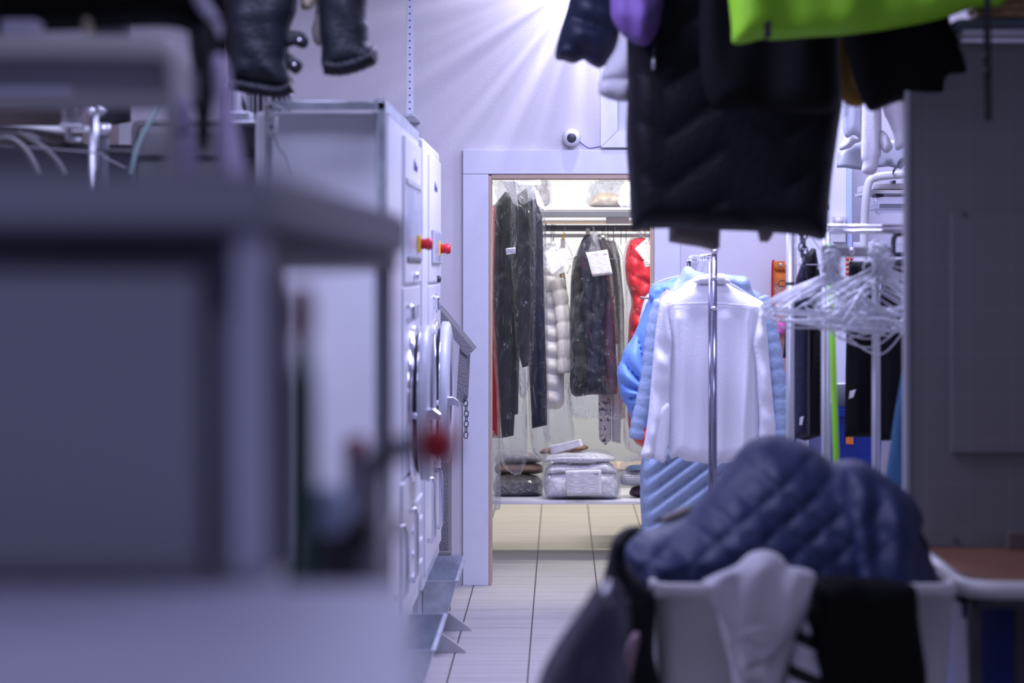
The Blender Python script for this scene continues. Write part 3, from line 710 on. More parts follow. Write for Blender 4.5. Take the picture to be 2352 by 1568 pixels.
q = sheet_px('label_strip', [(1162, 570), (1184, 568), (1184, 582), (1163, 585)], 12.23, 'blank_paper', t, .001)
text('lettering', 'OND', W(1171.5, 576.5, 12.22), .030, (PI/2, .05, 0), 'ink', t, .0008, .75)
# paper collars / receipts at the top left
def receipt(label, pts, D, m='paper', curl=.012, dd=(0, 0, 0, 0), group=None, name='paper_receipt'):
    o = sheet_px(name, pts, D, m, None, curl, dd); tag(o, label, 'paper slip', group); return o
receipt('curled white slip hugging the left jamb at the top of the doorway', [(1128, 420), (1137, 425), (1142, 470), (1130, 482)], 12.40, 'blank_paper', .02, (0, .1, .1, 0))
receipt('pointed white printed slip on top of the film covered trousers', [(1147, 405), (1180, 408), (1192, 480), (1176, 470)], 12.15, 'paper', .02, (.1, .05, .05, .1))
receipt('folded white slip sticking out right of the film covered trousers', [(1226, 430), (1238, 438), (1254, 487), (1237, 470)], 12.35, 'paper', .01, (0, .04, .04, 0))
# gathered film tops
t = thing('film_bundle', 'crumpled clear film tops gathered above the trousers', 'plastic film', W(1210, 430, 12.35))
puff('film', [(1180, 405), (1215, 398), (1240, 415), (1236, 450), (1216, 462), (1200, 470), (1186, 450)], 12.2, .04, 'film_milk', t, wrinkle(.014, 60, 1), edge=.02, step=.012)
# cream puffer coat
t = thing('puffer_coat', 'long cream quilted puffer coat in film on the store room rail', 'coat', W(1275, 560, 13.2))
puff('body', [(1246, 640), (1262, 610), (1285, 630), (1292, 700), (1296, 800), (1296, 880), (1294, 930), (1270, 940), (1244, 925), (1240, 800)], 13.15, .075, 'cream_puffer', t, quilt_h(.088, .022, .15), edge=.06, step=.011)
sleeve('sleeve', [(1278, 640), (1290, 700), (1297, 780), (1296, 856)], 13.05, 17, 'cream_puffer', t, .085, .16)
puff('plastic_cover', [(1243, 600), (1268, 560), (1290, 590), (1302, 700), (1308, 900), (1318, 1012), (1262, 1016), (1243, 940)], 13.02, .06, 'film', t, wrinkle(.008, 34, 2), edge=.03, step=.016)
t = long_garment('fur_coat', 'narrow brown fur trim coat beside the cream puffer coat', 'coat', [(1284, 630), (1297, 625), (1306, 700), (1308, 800), (1304, 835), (1297, 780), (1290, 690)], 13.22, 'brown_fur', .03)
receipt('white printed receipt hanging on the cream puffer coat', [(1249, 580), (1279, 563), (1297, 612), (1267, 634)], 12.955, 'paper', .01, (0, 0, -.03, -.03))
receipt('blank slip peeking out behind the receipt of the cream coat', [(1282, 571), (1290, 576), (1313, 608), (1303, 630)], 12.97, 'blank_paper', .008)
receipt('small plain tag tied below the pipe rail by a yellow cord', [(1288, 549), (1298, 549), (1298, 569), (1288, 570)], 13.2, 'blank_paper', .001)
t = thing('tag_cord', 'short yellow cord looped over the pale rail', 'cord', W(1294, 540, 13.2)); tube('cord', [W(1291, 550, 13.2), W(1293, 540, 13.18), W(1298, 536, 13.2), W(1296, 544, 13.21), W(1293, 551, 13.2)], .003, 'yellow', t, 6, 4)
receipt('small white peg tag clipped on the grey pipe rail', [(1346, 524), (1354, 524), (1356, 536), (1345, 537)], 13.26, 'blank_paper', .001)
# navy coat
t = thing('hanging_coat', 'dark navy coat in glossy film at the centre of the doorway', 'coat', W(1365, 545, 13.1))
puff('body', [(1340, 545), (1356, 538), (1376, 548), (1392, 580), (1402, 640), (1408, 720), (1416, 820), (1418, 895), (1408, 905), (1360, 906), (1312, 904), (1311, 820), (1312, 720), (1316, 640), (1325, 585)], 13.1, .09, 'navy', t, addf(folds(45, .014, 4, 1), wrinkle(.006, 30, 2)), edge=.07, step=.012)
puff('sleeve', [(1316, 600), (1326, 590), (1334, 640), (1336, 720), (1346, 800), (1350, 870), (1316, 880), (1310, 760), (1311, 660)], 12.98, .03, 'charcoal', t, folds(60, .008, 3, 2), edge=.03, step=.012)
puff('lining', [(1392, 700), (1406, 700), (1415, 820), (1417, 893), (1402, 903), (1392, 860), (1388, 780)], 12.99, .02, 'plum', t, folds(60, .006, 3), edge=.02, step=.012)
puff('plastic_cover', [(1334, 560), (1350, 545), (1366, 530), (1380, 548), (1398, 590), (1412, 680), (1422, 820), (1428, 950), (1372, 960), (1312, 950), (1308, 820), (1310, 650), (1320, 590)], 12.97, .07, 'film', t, addf(wrinkle(.016, 26, 1), wrinkle(.008, 60, 3)), edge=.04, step=.012)
hook(t, 1362, 540, 13.2)
receipt('white printed receipt pinned on the dark navy coat', [(1346, 580), (1395, 573), (1407, 629), (1361, 635)], 12.85, 'paper', .01)
t = thing('film_bundle', 'twisted clear film neck above the dark navy coat', 'plastic film', W(1365, 545, 12.9))
puff('film', [(1358, 536), (1372, 532), (1374, 552), (1380, 573), (1372, 578), (1352, 578), (1358, 556)], 12.88, .035, 'film_milk', t, wrinkle(.012, 70), edge=.02, step=.01)
t = long_garment('striped_sweater', 'grey and black fine striped knit behind the navy coat', 'garment', [(1384, 548), (1400, 552), (1414, 600), (1424, 700), (1424, 790), (1408, 790), (1400, 640), (1386, 590)], 13.45, 'grey_stripe', .04, None,
    [(1378, 545), (1400, 545), (1418, 600), (1430, 720), (1432, 960), (1405, 960), (1404, 640), (1382, 590)])
t = long_garment('hanging_blouse', 'taupe blouse shoulder in film beside the navy coat collar', 'garment', [(1377, 552), (1386, 544), (1398, 560), (1402, 590), (1394, 610), (1380, 590)], 13.3, 'grey_cloth', .035)
t = long_garment('hanging_blouse', 'pale taupe garment in cloudy film left of the red coat', 'garment', [(1400, 552), (1412, 552), (1424, 590), (1434, 700), (1436, 960), (1420, 965), (1416, 700), (1408, 600)], 13.86, 'grey_cloth', .03)
t = long_garment('scarf', 'speckled grey printed scarf end hanging over the low shelf', 'scarf', [(1374, 884), (1404, 884), (1404, 1010), (1390, 1022), (1376, 1008)], 13.22, 'speckle', .02)
t = long_garment('scarf', 'grey striped pleated cloth end hanging beside the speckled scarf', 'scarf', [(1404, 884), (1418, 884), (1426, 962), (1425, 1018), (1406, 1014)], 13.22, 'fine_stripe', .02)
# red coat
t = thing('puffer_coat', 'bright red quilted coat in film at the right of the doorway', 'coat', W(1475, 550, 13.1))
puff('body', [(1446, 556), (1466, 546), (1488, 552), (1505, 600), (1508, 700), (1506, 1000), (1448, 1000), (1442, 850), (1444, 740), (1450, 690), (1438, 640), (1436, 600)], 13.1, .08, 'red_puffer', t, addf(quilt_h(.10, .018, .5), wrinkle(.010, 45, 2)), edge=.06, step=.012)
puff('plastic_cover', [(1440, 560), (1462, 535), (1480, 530), (1500, 560), (1512, 640), (1512, 1000), (1438, 1030), (1434, 900), (1436, 700), (1430, 610)], 12.98, .07, 'film', t, addf(wrinkle(.012, 30, 2), wrinkle(.008, 60, 1)), edge=.04, step=.012)
receipt('white printed receipt on the bright red coat', [(1458, 571), (1486, 547), (1503, 590), (1492, 614)], 12.85, 'paper', .01)
receipt('tiny white care tag below the receipt of the red coat', [(1478, 600), (1486, 599), (1492, 612), (1482, 615)], 12.84, 'fine_stripe', .002)
for i, (px, py) in enumerate([(1252, 538), (1266, 540), (1272, 541), (1383, 545), (1396, 543), (1409, 545), (1426, 548), (1438, 546), (1481, 532), (1492, 538)]):
    t = thing('wire_hanger', 'thin wire hanger hook over the store room rail', 'hanger', W(px, py, 13.3), 'hanger hooks on the store room rails')
    tube('hook', [W(px, py+14, 13.3), W(px, py-4, 13.3), W(px+1, py-18, 13.27), W(px+2, py-26, 13.3), W(px+3, py-20, 13.33)], .0016, 'darkmetal', t, 6, 4)
# things on the upper shelf
def bundle(name, label, cat, outline, D, th, m, f, group=None, cover=None, edge=.05):
    t = thing(name, label, cat, W(sum(p[0] for p in outline)/len(outline), max(p[1] for p in outline), D), group)
    puff('fill', outline, D, th, m, t, f, edge=edge, step=.012)
    if cover: puff('plastic_cover', cover, D-.01, th*1.15, 'film_pack', t, wrinkle(.010, 45, D), edge=edge, step=.014)
    return t
bundle('folded_fur', 'folded beige fur lying on the upper shelf under film', 'fur', [(1358, 475), (1362, 452), (1385, 442), (1415, 446), (1436, 460), (1440, 474)], 13.25, .12, 'beige_fur', wrinkle(.02, 40), None,
    [(1353, 475), (1350, 440), (1362, 412), (1400, 405), (1440, 412), (1446, 474)])
bundle('pillow_pack', 'white pillow in film at the right end of the upper shelf', 'pillow', [(1426, 475), (1423, 440), (1436, 420), (1470, 415), (1496, 430), (1498, 475)], 13.12, .08, 'white_cloth', wrinkle(.01, 30))
bundle('clothes_bundle', 'brown and cream clothing bundle in film at the left of the upper shelf', 'clothes bundle', [(1232, 475), (1228, 430), (1240, 405), (1256, 415), (1262, 440), (1260, 470)], 13.2, .08, 'grey_cloth', wrinkle(.02, 60), None,
    [(1228, 475), (1226, 420), (1244, 398), (1262, 412), (1266, 450), (1262, 475)])
# packs on the lower shelf
zy = lambda D: (H-zs)*F/D+CY      # view row of the shelf top at distance D
D = 13.05; yb = zy(D)-1
bundle('folded_bedding', 'dark grey folded blanket pack in glossy film, lowest at left of the low shelf', 'bedding', [(1140, yb), (1140, yb-42), (1160, yb-50), (1220, yb-48), (1243, yb-36), (1245, yb-10), (1236, yb)], 13.1, .14, 'dark_grey_cloth', quilt_h(.045, .006, .1), None,
    [(1138, yb), (1138, yb-45), (1160, yb-53), (1222, yb-51), (1247, yb-38), (1248, yb-8), (1240, yb)])
bundle('folded_bedding', 'brown folded blanket lying on the dark grey pack', 'bedding', [(1140, yb-50), (1142, yb-72), (1180, yb-76), (1238, yb-72), (1247, yb-60), (1240, yb-50), (1180, yb-48)], 13.15, .13, 'brown_cloth', quilt_h(.03, .006))
bundle('folded_bedding', 'taupe folded cloth on top of the brown blanket', 'bedding', [(1140, yb-74), (1150, yb-98), (1190, yb-104), (1232, yb-98), (1246, yb-78), (1200, yb-72)], 13.2, .12, 'grey_cloth', quilt_h(.03, .008, .3), None,
    [(1138, yb-70), (1146, yb-104), (1192, yb-110), (1240, yb-104), (1250, yb-78), (1200, yb-70)])
D = 12.92; yb = zy(D)-1
t = thing('duvet_pack', 'big white folded duvet pack in film with a printed label', 'duvet', W(1335, yb, D))
puff('lower_roll', [(1252, yb-8), (1250, yb-48), (1262, yb-60), (1335, yb-64), (1405, yb-62), (1419, yb-44), (1421, yb-18), (1410, yb), (1335, yb+1), (1270, yb)], D, .14, 'white_cloth', t, addf(wrinkle(.010, 50), wrinkle(.004, 120)), edge=.06, step=.009)
puff('upper_fold', [(1252, yb-56), (1262, yb-76), (1290, yb-80), (1340, yb-78), (1392, yb-84), (1414, yb-66), (1412, yb-56), (1335, yb-60), (1270, yb-54)], D, .13, 'white_cloth', t, quilt_h(.035, .010, .02), edge=.035, step=.009)
puff('upper_fold', [(1250, yb-80), (1258, yb-98), (1290, yb-104), (1350, yb-104), (1400, yb-98), (1408, yb-84), (1340, yb-78), (1290, yb-80)], D, .12, 'white_cloth', t, quilt_h(.04, .008), edge=.03, step=.009)
puff('plastic_cover', [(1246, yb-6), (1246, yb-90), (1262, yb-108), (1335, yb-112), (1395, yb-108), (1416, yb-80), (1426, yb-30), (1416, yb+1), (1335, yb+1), (1262, yb+1)], D, .17, 'film_pack', t, addf(wrinkle(.012, 30, 1), wrinkle(.008, 70, 2)), edge=.05, step=.011)
receipt('large printed label leaning on the front of the white duvet pack', [(1298, yb-62), (1381, yb-64), (1383, yb-5), (1302, yb-3)], 12.70, 'paper', .004)
bundle('folded_towels', 'brown and cream folded towels stacked on the white duvet pack', 'towels', [(1242, yb-100), (1250, yb-112), (1300, yb-118), (1336, yb-122), (1352, yb-114), (1330, yb-106), (1280, yb-102)], 12.95, .10, 'brown_fur', wrinkle(.006, 40))
receipt('white printed slip lying across the brown towels', [(1262, yb-118), (1334, yb-134), (1340, yb-118), (1266, yb-98)], 12.80, 'paper', .004)
bundle('folded_bedding', 'striped grey folded linen in film at the right of the low shelf', 'bedding', [(1426, yb-34), (1428, yb-56), (1450, yb-62), (1500, yb-60), (1500, yb-30), (1440, yb-28)], 12.98, .1, 'fine_stripe', quilt_h(.03, .005), None,
    [(1422, yb-30), (1424, yb-76), (1450, yb-96), (1500, yb-90), (1502, yb-28), (1440, yb-24)])
bundle('folded_bedding', 'blue folded cloth on top of the striped grey linen', 'bedding', [(1440, yb-62), (1448, yb-74), (1500, yb-74), (1500, yb-60)], 12.95, .09, 'denim', wrinkle(.004, 40))
bundle('folded_bedding', 'small crimson folded cloth under the striped grey linen', 'bedding', [(1450, yb-4), (1448, yb-18), (1460, yb-26), (1500, yb-26), (1500, yb-2)], 12.98, .09, 'plum', wrinkle(.004, 40))
t = thing('plastic_bag', 'translucent white bag hanging low beside the left jamb', 'bag', W(1135, 1120, 12.7))
puff('film', [(1122, 1000), (1146, 1010), (1150, 1060), (1150, 1160), (1138, 1172), (1132, 1190), (1120, 1200)], 12.68, .04, 'film_milk', t, folds(60, .006, 3), edge=.03, step=.012)

# ================================================================== hangers
def hanger_mesh(bm, hw=.205, drop=.12, r=.0016, hook_h=.075, hr=.019):
    """a wire hanger in the XZ plane, the rail touching the inside of its hook at the origin"""
    pts = []
    for k in range(9):
        a = math.radians(200-k*25); pts.append(Vector((hr*math.cos(a), 0, hr*math.sin(a)-hr*.9)))
    neck = Vector((0, 0, -hook_h))
    pts += [Vector((hr*.4, 0, -hr*2.1)), neck]
    body = [neck, Vector((hw*.5, 0, -hook_h-drop*.42)), Vector((hw*.96, 0, -hook_h-drop*.92)), Vector((hw, 0, -hook_h-drop)), Vector((hw*.94, 0, -hook_h-drop*1.06)),
            Vector((0, 0, -hook_h-drop*1.05)), Vector((-hw*.94, 0, -hook_h-drop*1.06)), Vector((-hw, 0, -hook_h-drop)), Vector((-hw*.96, 0, -hook_h-drop*.92)), Vector((-hw*.5, 0, -hook_h-drop*.42)), neck]
    bm_tube(bm, pts, r, 6); bm_tube(bm, body, r, 6)
    tw = [neck+Vector((.0028*math.cos(k*1.5), .0028*math.sin(k*1.5), k*.0022)) for k in range(14)]
    bm_tube(bm, tw, r*.8, 5)
_h = {}
def wire_hanger(label, loc, rz=0, group=None, hw=.205, drop=.12, m='wire', r=.0016, tilt=0, ry=0):
    key = (hw, drop, m, r)
    if key not in _h:
        bm = bmesh.new(); hanger_mesh(bm, hw, drop, r); me = bpy.data.meshes.new('wire_hanger'); bm.to_mesh(me); bm.free()
        me.materials.append(M[m]); me.polygons.foreach_set('use_smooth', [True]*len(me.polygons)); _h[key] = me
    o = bpy.data.objects.new('wire_hanger', _h[key]); COL.objects.link(o)
    o.location = loc; o.rotation_euler = (tilt, ry, rz); return tag(o, label, 'hanger', group)

# store room: a rail running in depth above the door opening, and hangers for what hangs there
t = thing('garment_rail', 'steel pipe running into the store room above the film covered trousers', 'garment rail', (-.17, 12.1, 2.13))
tube('pipe', [(-.20, 12.05, 2.13), (-.20, 13.6, 2.13)], .012, 'steel', t, 12)
tube('ceiling_rod', [(-.20, 12.1, 2.13), (-.20, 12.1, 2.8)], .006, 'steel', t, 8); tube('ceiling_rod', [(-.20, 13.5, 2.13), (-.20, 13.5, 2.8)], .006, 'steel', t, 8)
for D in (12.2, 12.35, 12.5, 12.65):
    wire_hanger('wire hanger above the film covered trousers', (-.20, D, 2.143), .25, 'hangers of the film covered trousers', hw=.10, drop=.08, r=.0018)
for px, D in ((1270, 13.15), (1360, 13.1), (1472, 13.1), (1296, 13.3), (1410, 13.35), (1390, 13.45)):
    wire_hanger('wire hanger on the store room pipe rail', (W(px, 0, 13.3).x, 13.3, W(0, 519, 13.3).z), PI/2+.3, 'hangers of the store room coats', hw=.16, drop=.10, r=.0016)

t = thing('garment_rail', 'short steel pipe above the crimson garment at the left jamb', 'garment rail', (-.36, 12.8, 2.13))
tube('pipe', [(st0, 12.75, 2.13), (-.30, 12.75, 2.13)], .010, 'steel', t, 12)
wire_hanger('wire hanger of the crimson garment', (-.355, 12.75, 2.142), PI/2, hw=.08, drop=.07, r=.0018)

# ================================================================== THE SHIRT RACK
XR = W(1638, 0, 9.6).x
t = thing('clothes_rack', 'chrome clothes rack carrying the white shirt and blue jackets', 'clothes rack', (XR, 9.6, 0))
zr = W(0, 596, 10).z
zr = W(0, 590, 9.6).z
for x, rr in ((XR+.004, .011), (XR-.014, .006)):
    tube('post', [(x, 9.585, .06), (x, 9.585, zr+.015 if rr > .01 else zr-.02)], rr, 'post_chrome', t, 14)
lathe('post_cap', [(0, .014), (.006, .016), (.012, .016), (.018, .008)], (XR+.004, 9.585, zr+.012), (0, 0, 1), 'chrome', t, 16)
lathe('joint', [(0, .0125), (.008, .0135), (.014, .0125)], (XR+.004, 9.585, W(0, 642, 9.6).z), (0, 0, 1), 'chrome', t, 16)
lathe('joint', [(0, .0125), (.008, .0135), (.014, .0125)], (XR+.004, 9.585, W(0, 712, 9.6).z), (0, 0, 1), 'chrome', t, 16)
tube('rail', [(XR, 9.585, zr), (XR, 11.4, zr)], .010, 'chrome', t, 12)
tube('post', [(XR, 11.4, .06), (XR, 11.4, zr)], .011, 'post_chrome', t, 12)
tube('base_bar', [(XR-.25, 9.585, .055), (XR+.17, 9.585, .055)], .012, 'chrome', t, 10)
tube('base_bar', [(XR-.25, 11.4, .055), (XR+.17, 11.4, .055)], .012, 'chrome', t, 10)
tube('base_bar', [(XR, 9.585, .055), (XR, 11.4, .055)], .010, 'chrome', t, 10)
for x in (XR-.24, XR+.16):
    for y in (9.585, 11.4): lathe('caster', [(-.012, .018), (-.010, .026), (.010, .026), (.012, .018)], (x, y, .027), (1, 0, 0), 'dark', t, 16)
for k in range(9):
    wire_hanger('thin wire hanger on the rail of the shirt rack, far cluster', (XR, 10.85+k*.05+random.uniform(-.01, .01), zr+.012), random.uniform(-.5, .5), 'hangers at the far end of the shirt rack', m='wire', ry=random.uniform(-.05, .05))
for k, D in enumerate((9.80, 9.95, 10.1, 10.22, 10.35)):
    wire_hanger('thin wire hanger on the rail of the shirt rack, near cluster', (XR, D, zr+.012), random.uniform(-.15, .15), 'hangers behind the post of the shirt rack')

# white shirt, its back to us
D = 9.78
t = thing('dress_shirt', 'white long sleeved dress shirt hanging back to front on the chrome rack', 'shirt', W(1630, 640, D))
def shirt_f(x, z):
    u = (x-W(1640, 0, D).x)
    top = np.clip((z-(W(0, 730, D).z))*20, 0, 1)
    lo = 1-top
    f = lo*(.008*np.sin(u*34+.8*np.sin(z*5))+.004*np.sin(u*75+1.5*np.sin(z*3+1)))
    for cx_, w_ in ((1548, 30), (1712, 26)):
        c = W(cx_, 0, D).x
        f += lo*.012*np.exp(-((x-c-.01*np.sin(z*6))/.012)**2)
    return f+.003*np.sin(14*z+8*x)
puff('body', [(1590, 650), (1612, 648), (1640, 648), (1668, 650), (1700, 668), (1750, 692), (1754, 706), (1744, 760), (1740, 860), (1742, 1000), (1735, 1030), (1715, 1052), (1686, 1061), (1650, 1064), (1628, 1065), (1600, 1061), (1575, 1058), (1556, 1048), (1536, 1043), (1536, 900), (1538, 800), (1528, 730), (1520, 700), (1522, 682), (1560, 664)], D, .055, 'white_cloth', t, shirt_f, edge=.06, step=.0085, smooth=3)
puff('collar', [(1600, 650), (1600, 636), (1616, 630), (1640, 628), (1664, 629), (1670, 638), (1670, 651), (1640, 653)], D-.03, .035, 'white_cloth', t, None, edge=.02, step=.008)
puff('collar_leaf', [(1596, 650), (1602, 637), (1640, 633), (1670, 637), (1676, 651), (1640, 649)], D-.045, .016, 'white_cloth', t, None, edge=.012, step=.007)
tube('yoke_seam', [W(x, y, D-.058) for x, y in ((1524, 704), (1550, 698), (1595, 696), (1640, 696), (1700, 700), (1748, 706))], .0016, 'white_cloth', t, 5, 6)
def slv_f(ph): return lambda x, z: .010*np.sin(30*x+18*z+ph+1.5*np.sin(11*z))+.006*np.sin(60*z+30*x+ph)*(np.sin(9*z+ph)**2)
puff('sleeve', [(1521, 684), (1514, 705), (1505, 770), (1497, 860), (1489, 950), (1480, 1015), (1472, 1046), (1486, 1053), (1500, 1050), (1510, 1030), (1518, 990), (1534, 960), (1538, 900), (1542, 820), (1544, 780), (1536, 730), (1532, 700)], D-.045, .035, 'white_cloth', t, slv_f(.5), edge=.045, step=.0085, smooth=3)
puff('sleeve_cuff', [(1508, 950), (1524, 930), (1538, 930), (1535, 1020), (1527, 1060), (1512, 1058), (1501, 1050), (1503, 1000)], D-.06, .018, 'white_cloth', t, None, edge=.02, step=.008)
puff('sleeve', [(1752, 692), (1758, 720), (1764, 790), (1770, 860), (1776, 930), (1782, 998), (1765, 1006), (1744, 1010), (1744, 960), (1740, 890), (1736, 830), (1730, 790), (1738, 740), (1744, 704)], D-.045, .035, 'white_cloth', t, slv_f(2.2), edge=.045, step=.0085, smooth=3)
# jackets behind it
D = 10.05
t = thing('puffer_coat', 'long blue-grey quilted coat hanging directly behind the white shirt', 'coat', W(1640, 640, D))
puff('body', [(1560, 655), (1600, 640), (1680, 640), (1730, 665), (1752, 700), (1752, 900), (1760, 1060), (1765, 1230), (1640, 1235), (1480, 1236), (1474, 1200), (1470, 1130), (1476, 1045), (1520, 960), (1530, 800), (1525, 700)], D+.05, .10, 'bluegrey_puffer', t, quilt_h(.068, .020, -.75), edge=.06, step=.012)
sleeve('sleeve', [(1522, 690), (1506, 740), (1497, 800), (1490, 860), (1478, 920), (1466, 970), (1460, 1008)], D, 20, 'bluegrey_puffer', t, .052, .10, taper=.8)
sleeve('sleeve', [(1748, 680), (1768, 750), (1782, 830), (1792, 920), (1796, 1005)], D, 17, 'bluegrey_puffer', t, .055, .12)
puff('hood', [(1664, 632), (1690, 632), (1716, 636), (1726, 660), (1734, 690), (1700, 690), (1672, 660)], D-.02, .05, 'bluegrey_puffer', t, wrinkle(.012, 50), edge=.03, step=.011)
t = thing('blouse', 'pale blue cloth garment with high collar behind the shirt collar', 'garment', W(1580, 612, 10.2))
puff('body', [(1540, 660), (1556, 640), (1570, 616), (1582, 611), (1600, 622), (1628, 628), (1640, 640), (1640, 720), (1600, 760), (1530, 760), (1524, 700)], 10.2, .06, 'pale_blue', t, wrinkle(.014, 30, 1), edge=.04, step=.012)
t = thing('puffer_jacket', 'bright sky blue puffer jacket bulging left of the white shirt', 'jacket', W(1500, 670, 10.35))
def radial(x, z):
    c = W(1500, 905, 10.35); a = np.arctan2(z-c.z, x-c.x)
    return .062*(np.abs(np.sin(a*6.5+.6))**.5-.6)
puff('body', [(1506, 660), (1530, 652), (1560, 660), (1570, 800), (1560, 960), (1500, 985), (1462, 968), (1448, 960), (1440, 935), (1426, 912), (1420, 880), (1417, 852), (1428, 822), (1434, 802), (1452, 775), (1466, 745), (1478, 715), (1488, 690)], 10.35, .10, 'blue_puffer', t, radial, edge=.07, step=.0075)
puff('shoulder', [(1490, 680), (1498, 656), (1530, 646), (1560, 634), (1574, 650), (1545, 690), (1505, 700)], 10.28, .05, 'blue_puffer', t, addf(quilt_d(.05, .014), wrinkle(.008, 60)), edge=.04, step=.010)
t = thing('hanging_blouse', 'lilac and white shirt edge between the blue jackets', 'shirt', W(1510, 690, 10.22))
puff('body', [(1512, 690), (1524, 672), (1540, 668), (1546, 760), (1520, 800), (1504, 1000), (1492, 1000), (1500, 850), (1504, 750)], 10.2, .03, 'lilac', t, folds(60, .006, 3), edge=.03, step=.012)
t = thing('hanging_blouse', 'white shirt shoulder leftmost on the rack above the blue jacket', 'shirt', W(1486, 690, 10.5))
puff('body', [(1480, 688), (1500, 668), (1512, 680), (1500, 740), (1480, 790), (1462, 810), (1466, 750)], 10.5, .03, 'white_cloth', t, folds(50, .006, 3), edge=.03, step=.012)
t = thing('jacket', 'black jacket shoulder wedge just left of the blue puffer jacket', 'jacket', W(1500, 662, 10.45))
puff('body', [(1486, 700), (1498, 665), (1520, 650), (1530, 668), (1500, 700), (1484, 725)], 10.44, .03, 'navy', t, None, edge=.02, step=.012)
t = thing('wooden_hanger', 'pale wooden hanger bar showing at the left of the blue jackets', 'hanger', W(1490, 684, 10.28))
tube('bar', [W(1472, 683, 10.4), W(1485, 684, 10.3), W(1560, 684, 10.3)], .006, 'wood_edge', t, 10)
t = thing('wooden_hanger', 'white plastic trouser hanger arm above the blue puffer jacket', 'hanger', W(1540, 645, 10.25))
tube('bar', [W(1494, 655, 10.25), W(1530, 640, 10.25), W(1590, 628, 10.25)], .0025, 'blank_paper', t, 8)

# ================================================================== WALL THINGS RIGHT OF THE SHIRT
t = thing('wall_pocket', 'orange canvas hanging pocket organiser with white pouch on the back wall', 'organiser', W(1810, 600, DW-.03))
yb_ = DW-.04
puff('back_panel', [(1774, 603), (1778, 600), (1890, 598), (1890, 860), (1776, 860), (1775, 780), (1773, 700)], yb_, .02, 'orange', t, wrinkle(.004, 30), edge=.015, smooth=0, step=.02)
puff('pocket', [(1777, 624), (1830, 622), (1888, 622), (1888, 800), (1780, 800)], yb_-.03, .02, 'orange', t, folds(50, .005, 3), edge=.03, smooth=0, step=.02)
puff('flap', [(1776, 602), (1832, 600), (1888, 600), (1888, 618), (1832, 621), (1778, 622)], yb_-.05, .012, 'orange', t, wrinkle(.004, 60), edge=.012, smooth=0, step=.012)
puff('pouch', [(1779, 642), (1786, 650), (1800, 658), (1830, 655), (1886, 655), (1886, 860), (1779, 860)], yb_-.06, .03, 'film_milk', t, wrinkle(.01, 30), edge=.04, smooth=0, step=.02)
tube('piping', [W(1778, 600, yb_-.02), W(1774, 605, yb_-.02), W(1773, 700, yb_-.02), W(1775, 860, yb_-.02)], .004, 'red', t, 6, 3)
lathe('snap', [(0, .010), (.004, .009), (.006, .003)], W(1793, 608, yb_-.062), (0, -1, 0), 'chrome', t, 16)
tube('ring', [W(1797+9*math.cos(a), 651+7*math.sin(a), yb_-.09) for a in [k*PI/8 for k in range(16)]], .002, 'dark', t, 6, closed=True)
t = thing('hair_band', 'crumpled pink cloth hanging from the orange pocket organiser', 'cloth', W(1780, 755, 11.0))
puff('cloth', [(1762, 745), (1780, 737), (1800, 740), (1806, 750), (1802, 764), (1780, 772), (1764, 766)], yb_-.10, .03, 'pink', t, wrinkle(.014, 70), edge=.03, step=.01)
t = thing('binder_clip', 'pale metal clip on the orange organiser edge behind the post', 'clip', W(1828, 612, 11.6)); px_box('plate', 1825, 606, 1834, 626, 11.68, 11.69, 'white_plastic', t)
t = thing('wall_cabinet', 'tall white cabinet with light blue edge strip behind the hanger rack', 'cabinet', W(1920, 1000, 11.3))
px_box('door', 1830, 262, 1945, 1500, 11.45, 11.78, 'enamel', t)
px_box('edge_strip', 1945.5, 380, 1957, 1500, 11.44, 11.78, 'pale_blue', t)
t = thing('sticker_strip', 'strip of round red stickers in two columns on the white cabinet', 'sticker strip', W(1951, 590, 11.4))
px_box('backing', 1941, 588, 1961, 700, 11.405, 11.409, 'beige_fur', t, 0)
for i in range(9):
    for j in range(2):
        if i > 6 and j: continue
        lathe('sticker', [(0, .0068), (.001, .0068)], W(1946.5+j*9, 597+i*11.2-(2 if i < 6 else -6), 11.404), (0, -1, 0), 'red', t, 14)
t = thing('wall_board', 'white board with black marks on the wall behind the hangers', 'board', W(1930, 620, 11.5))
px_box('board', 1958, 556, 2120, 930, 11.46, 11.5, 'lam', t)
t = thing('wall_socket', 'cream round ended wall socket above the chrome bar', 'socket', W(1925, 515, 11.4))
px_box('plate', 1915, 497, 1942, 556, 11.40, 11.448, 'white_plastic', t); lathe('dome', [(0, .022), (.02, .018), (.028, .006)], W(1926, 508, 11.40), (0, -1, 0), 'white_plastic', t, 20)
# steam unit and pipes, upper right
t = thing('duct_pipe', 'white pipe bending from the wall unit down behind the chrome bar', 'pipe', W(1995, 410, 10.6))
D = 10.6
tube('pipe', [W(2120, 398, D), W(2040, 403, D), W(2012, 407, D), W(1999, 414, D), W(1993, 430, D), W(1988, 470, D), W(1984, 560, D), W(1982, 700, D)], .018, 'white_plastic', t, 16, 5)
t = thing('wall_heater', 'white horizontal wall unit with long glass tubes under the white pipe', 'heater', W(2050, 440, 10.8))
px_box('housing', 2004, 420, 2130, 434, 10.65, 11.2, 'white_plastic', t); px_box('housing', 2000, 436, 2130, 444, 10.63, 11.2, 'white_plastic', t)
tube('glass_tube', [W(2130, 470, D+.1), W(2030, 472, D+.1), W(2010, 474, D+.1)], .034, 'film_clear', t, 24)
tube('glass_rim', [W(2022+18*math.cos(a)*.8, 473+20*math.sin(a), D+.06) for a in [PI/2+k*PI/12 for k in range(13)]], .0018, 'chrome', t, 6)
px_box('bracket', 2012, 446, 2030, 452, 10.66, 10.8, 'dark', t); px_box('bracket', 2050, 414, 2058, 421, 10.6, 10.7, 'darkmetal', t)
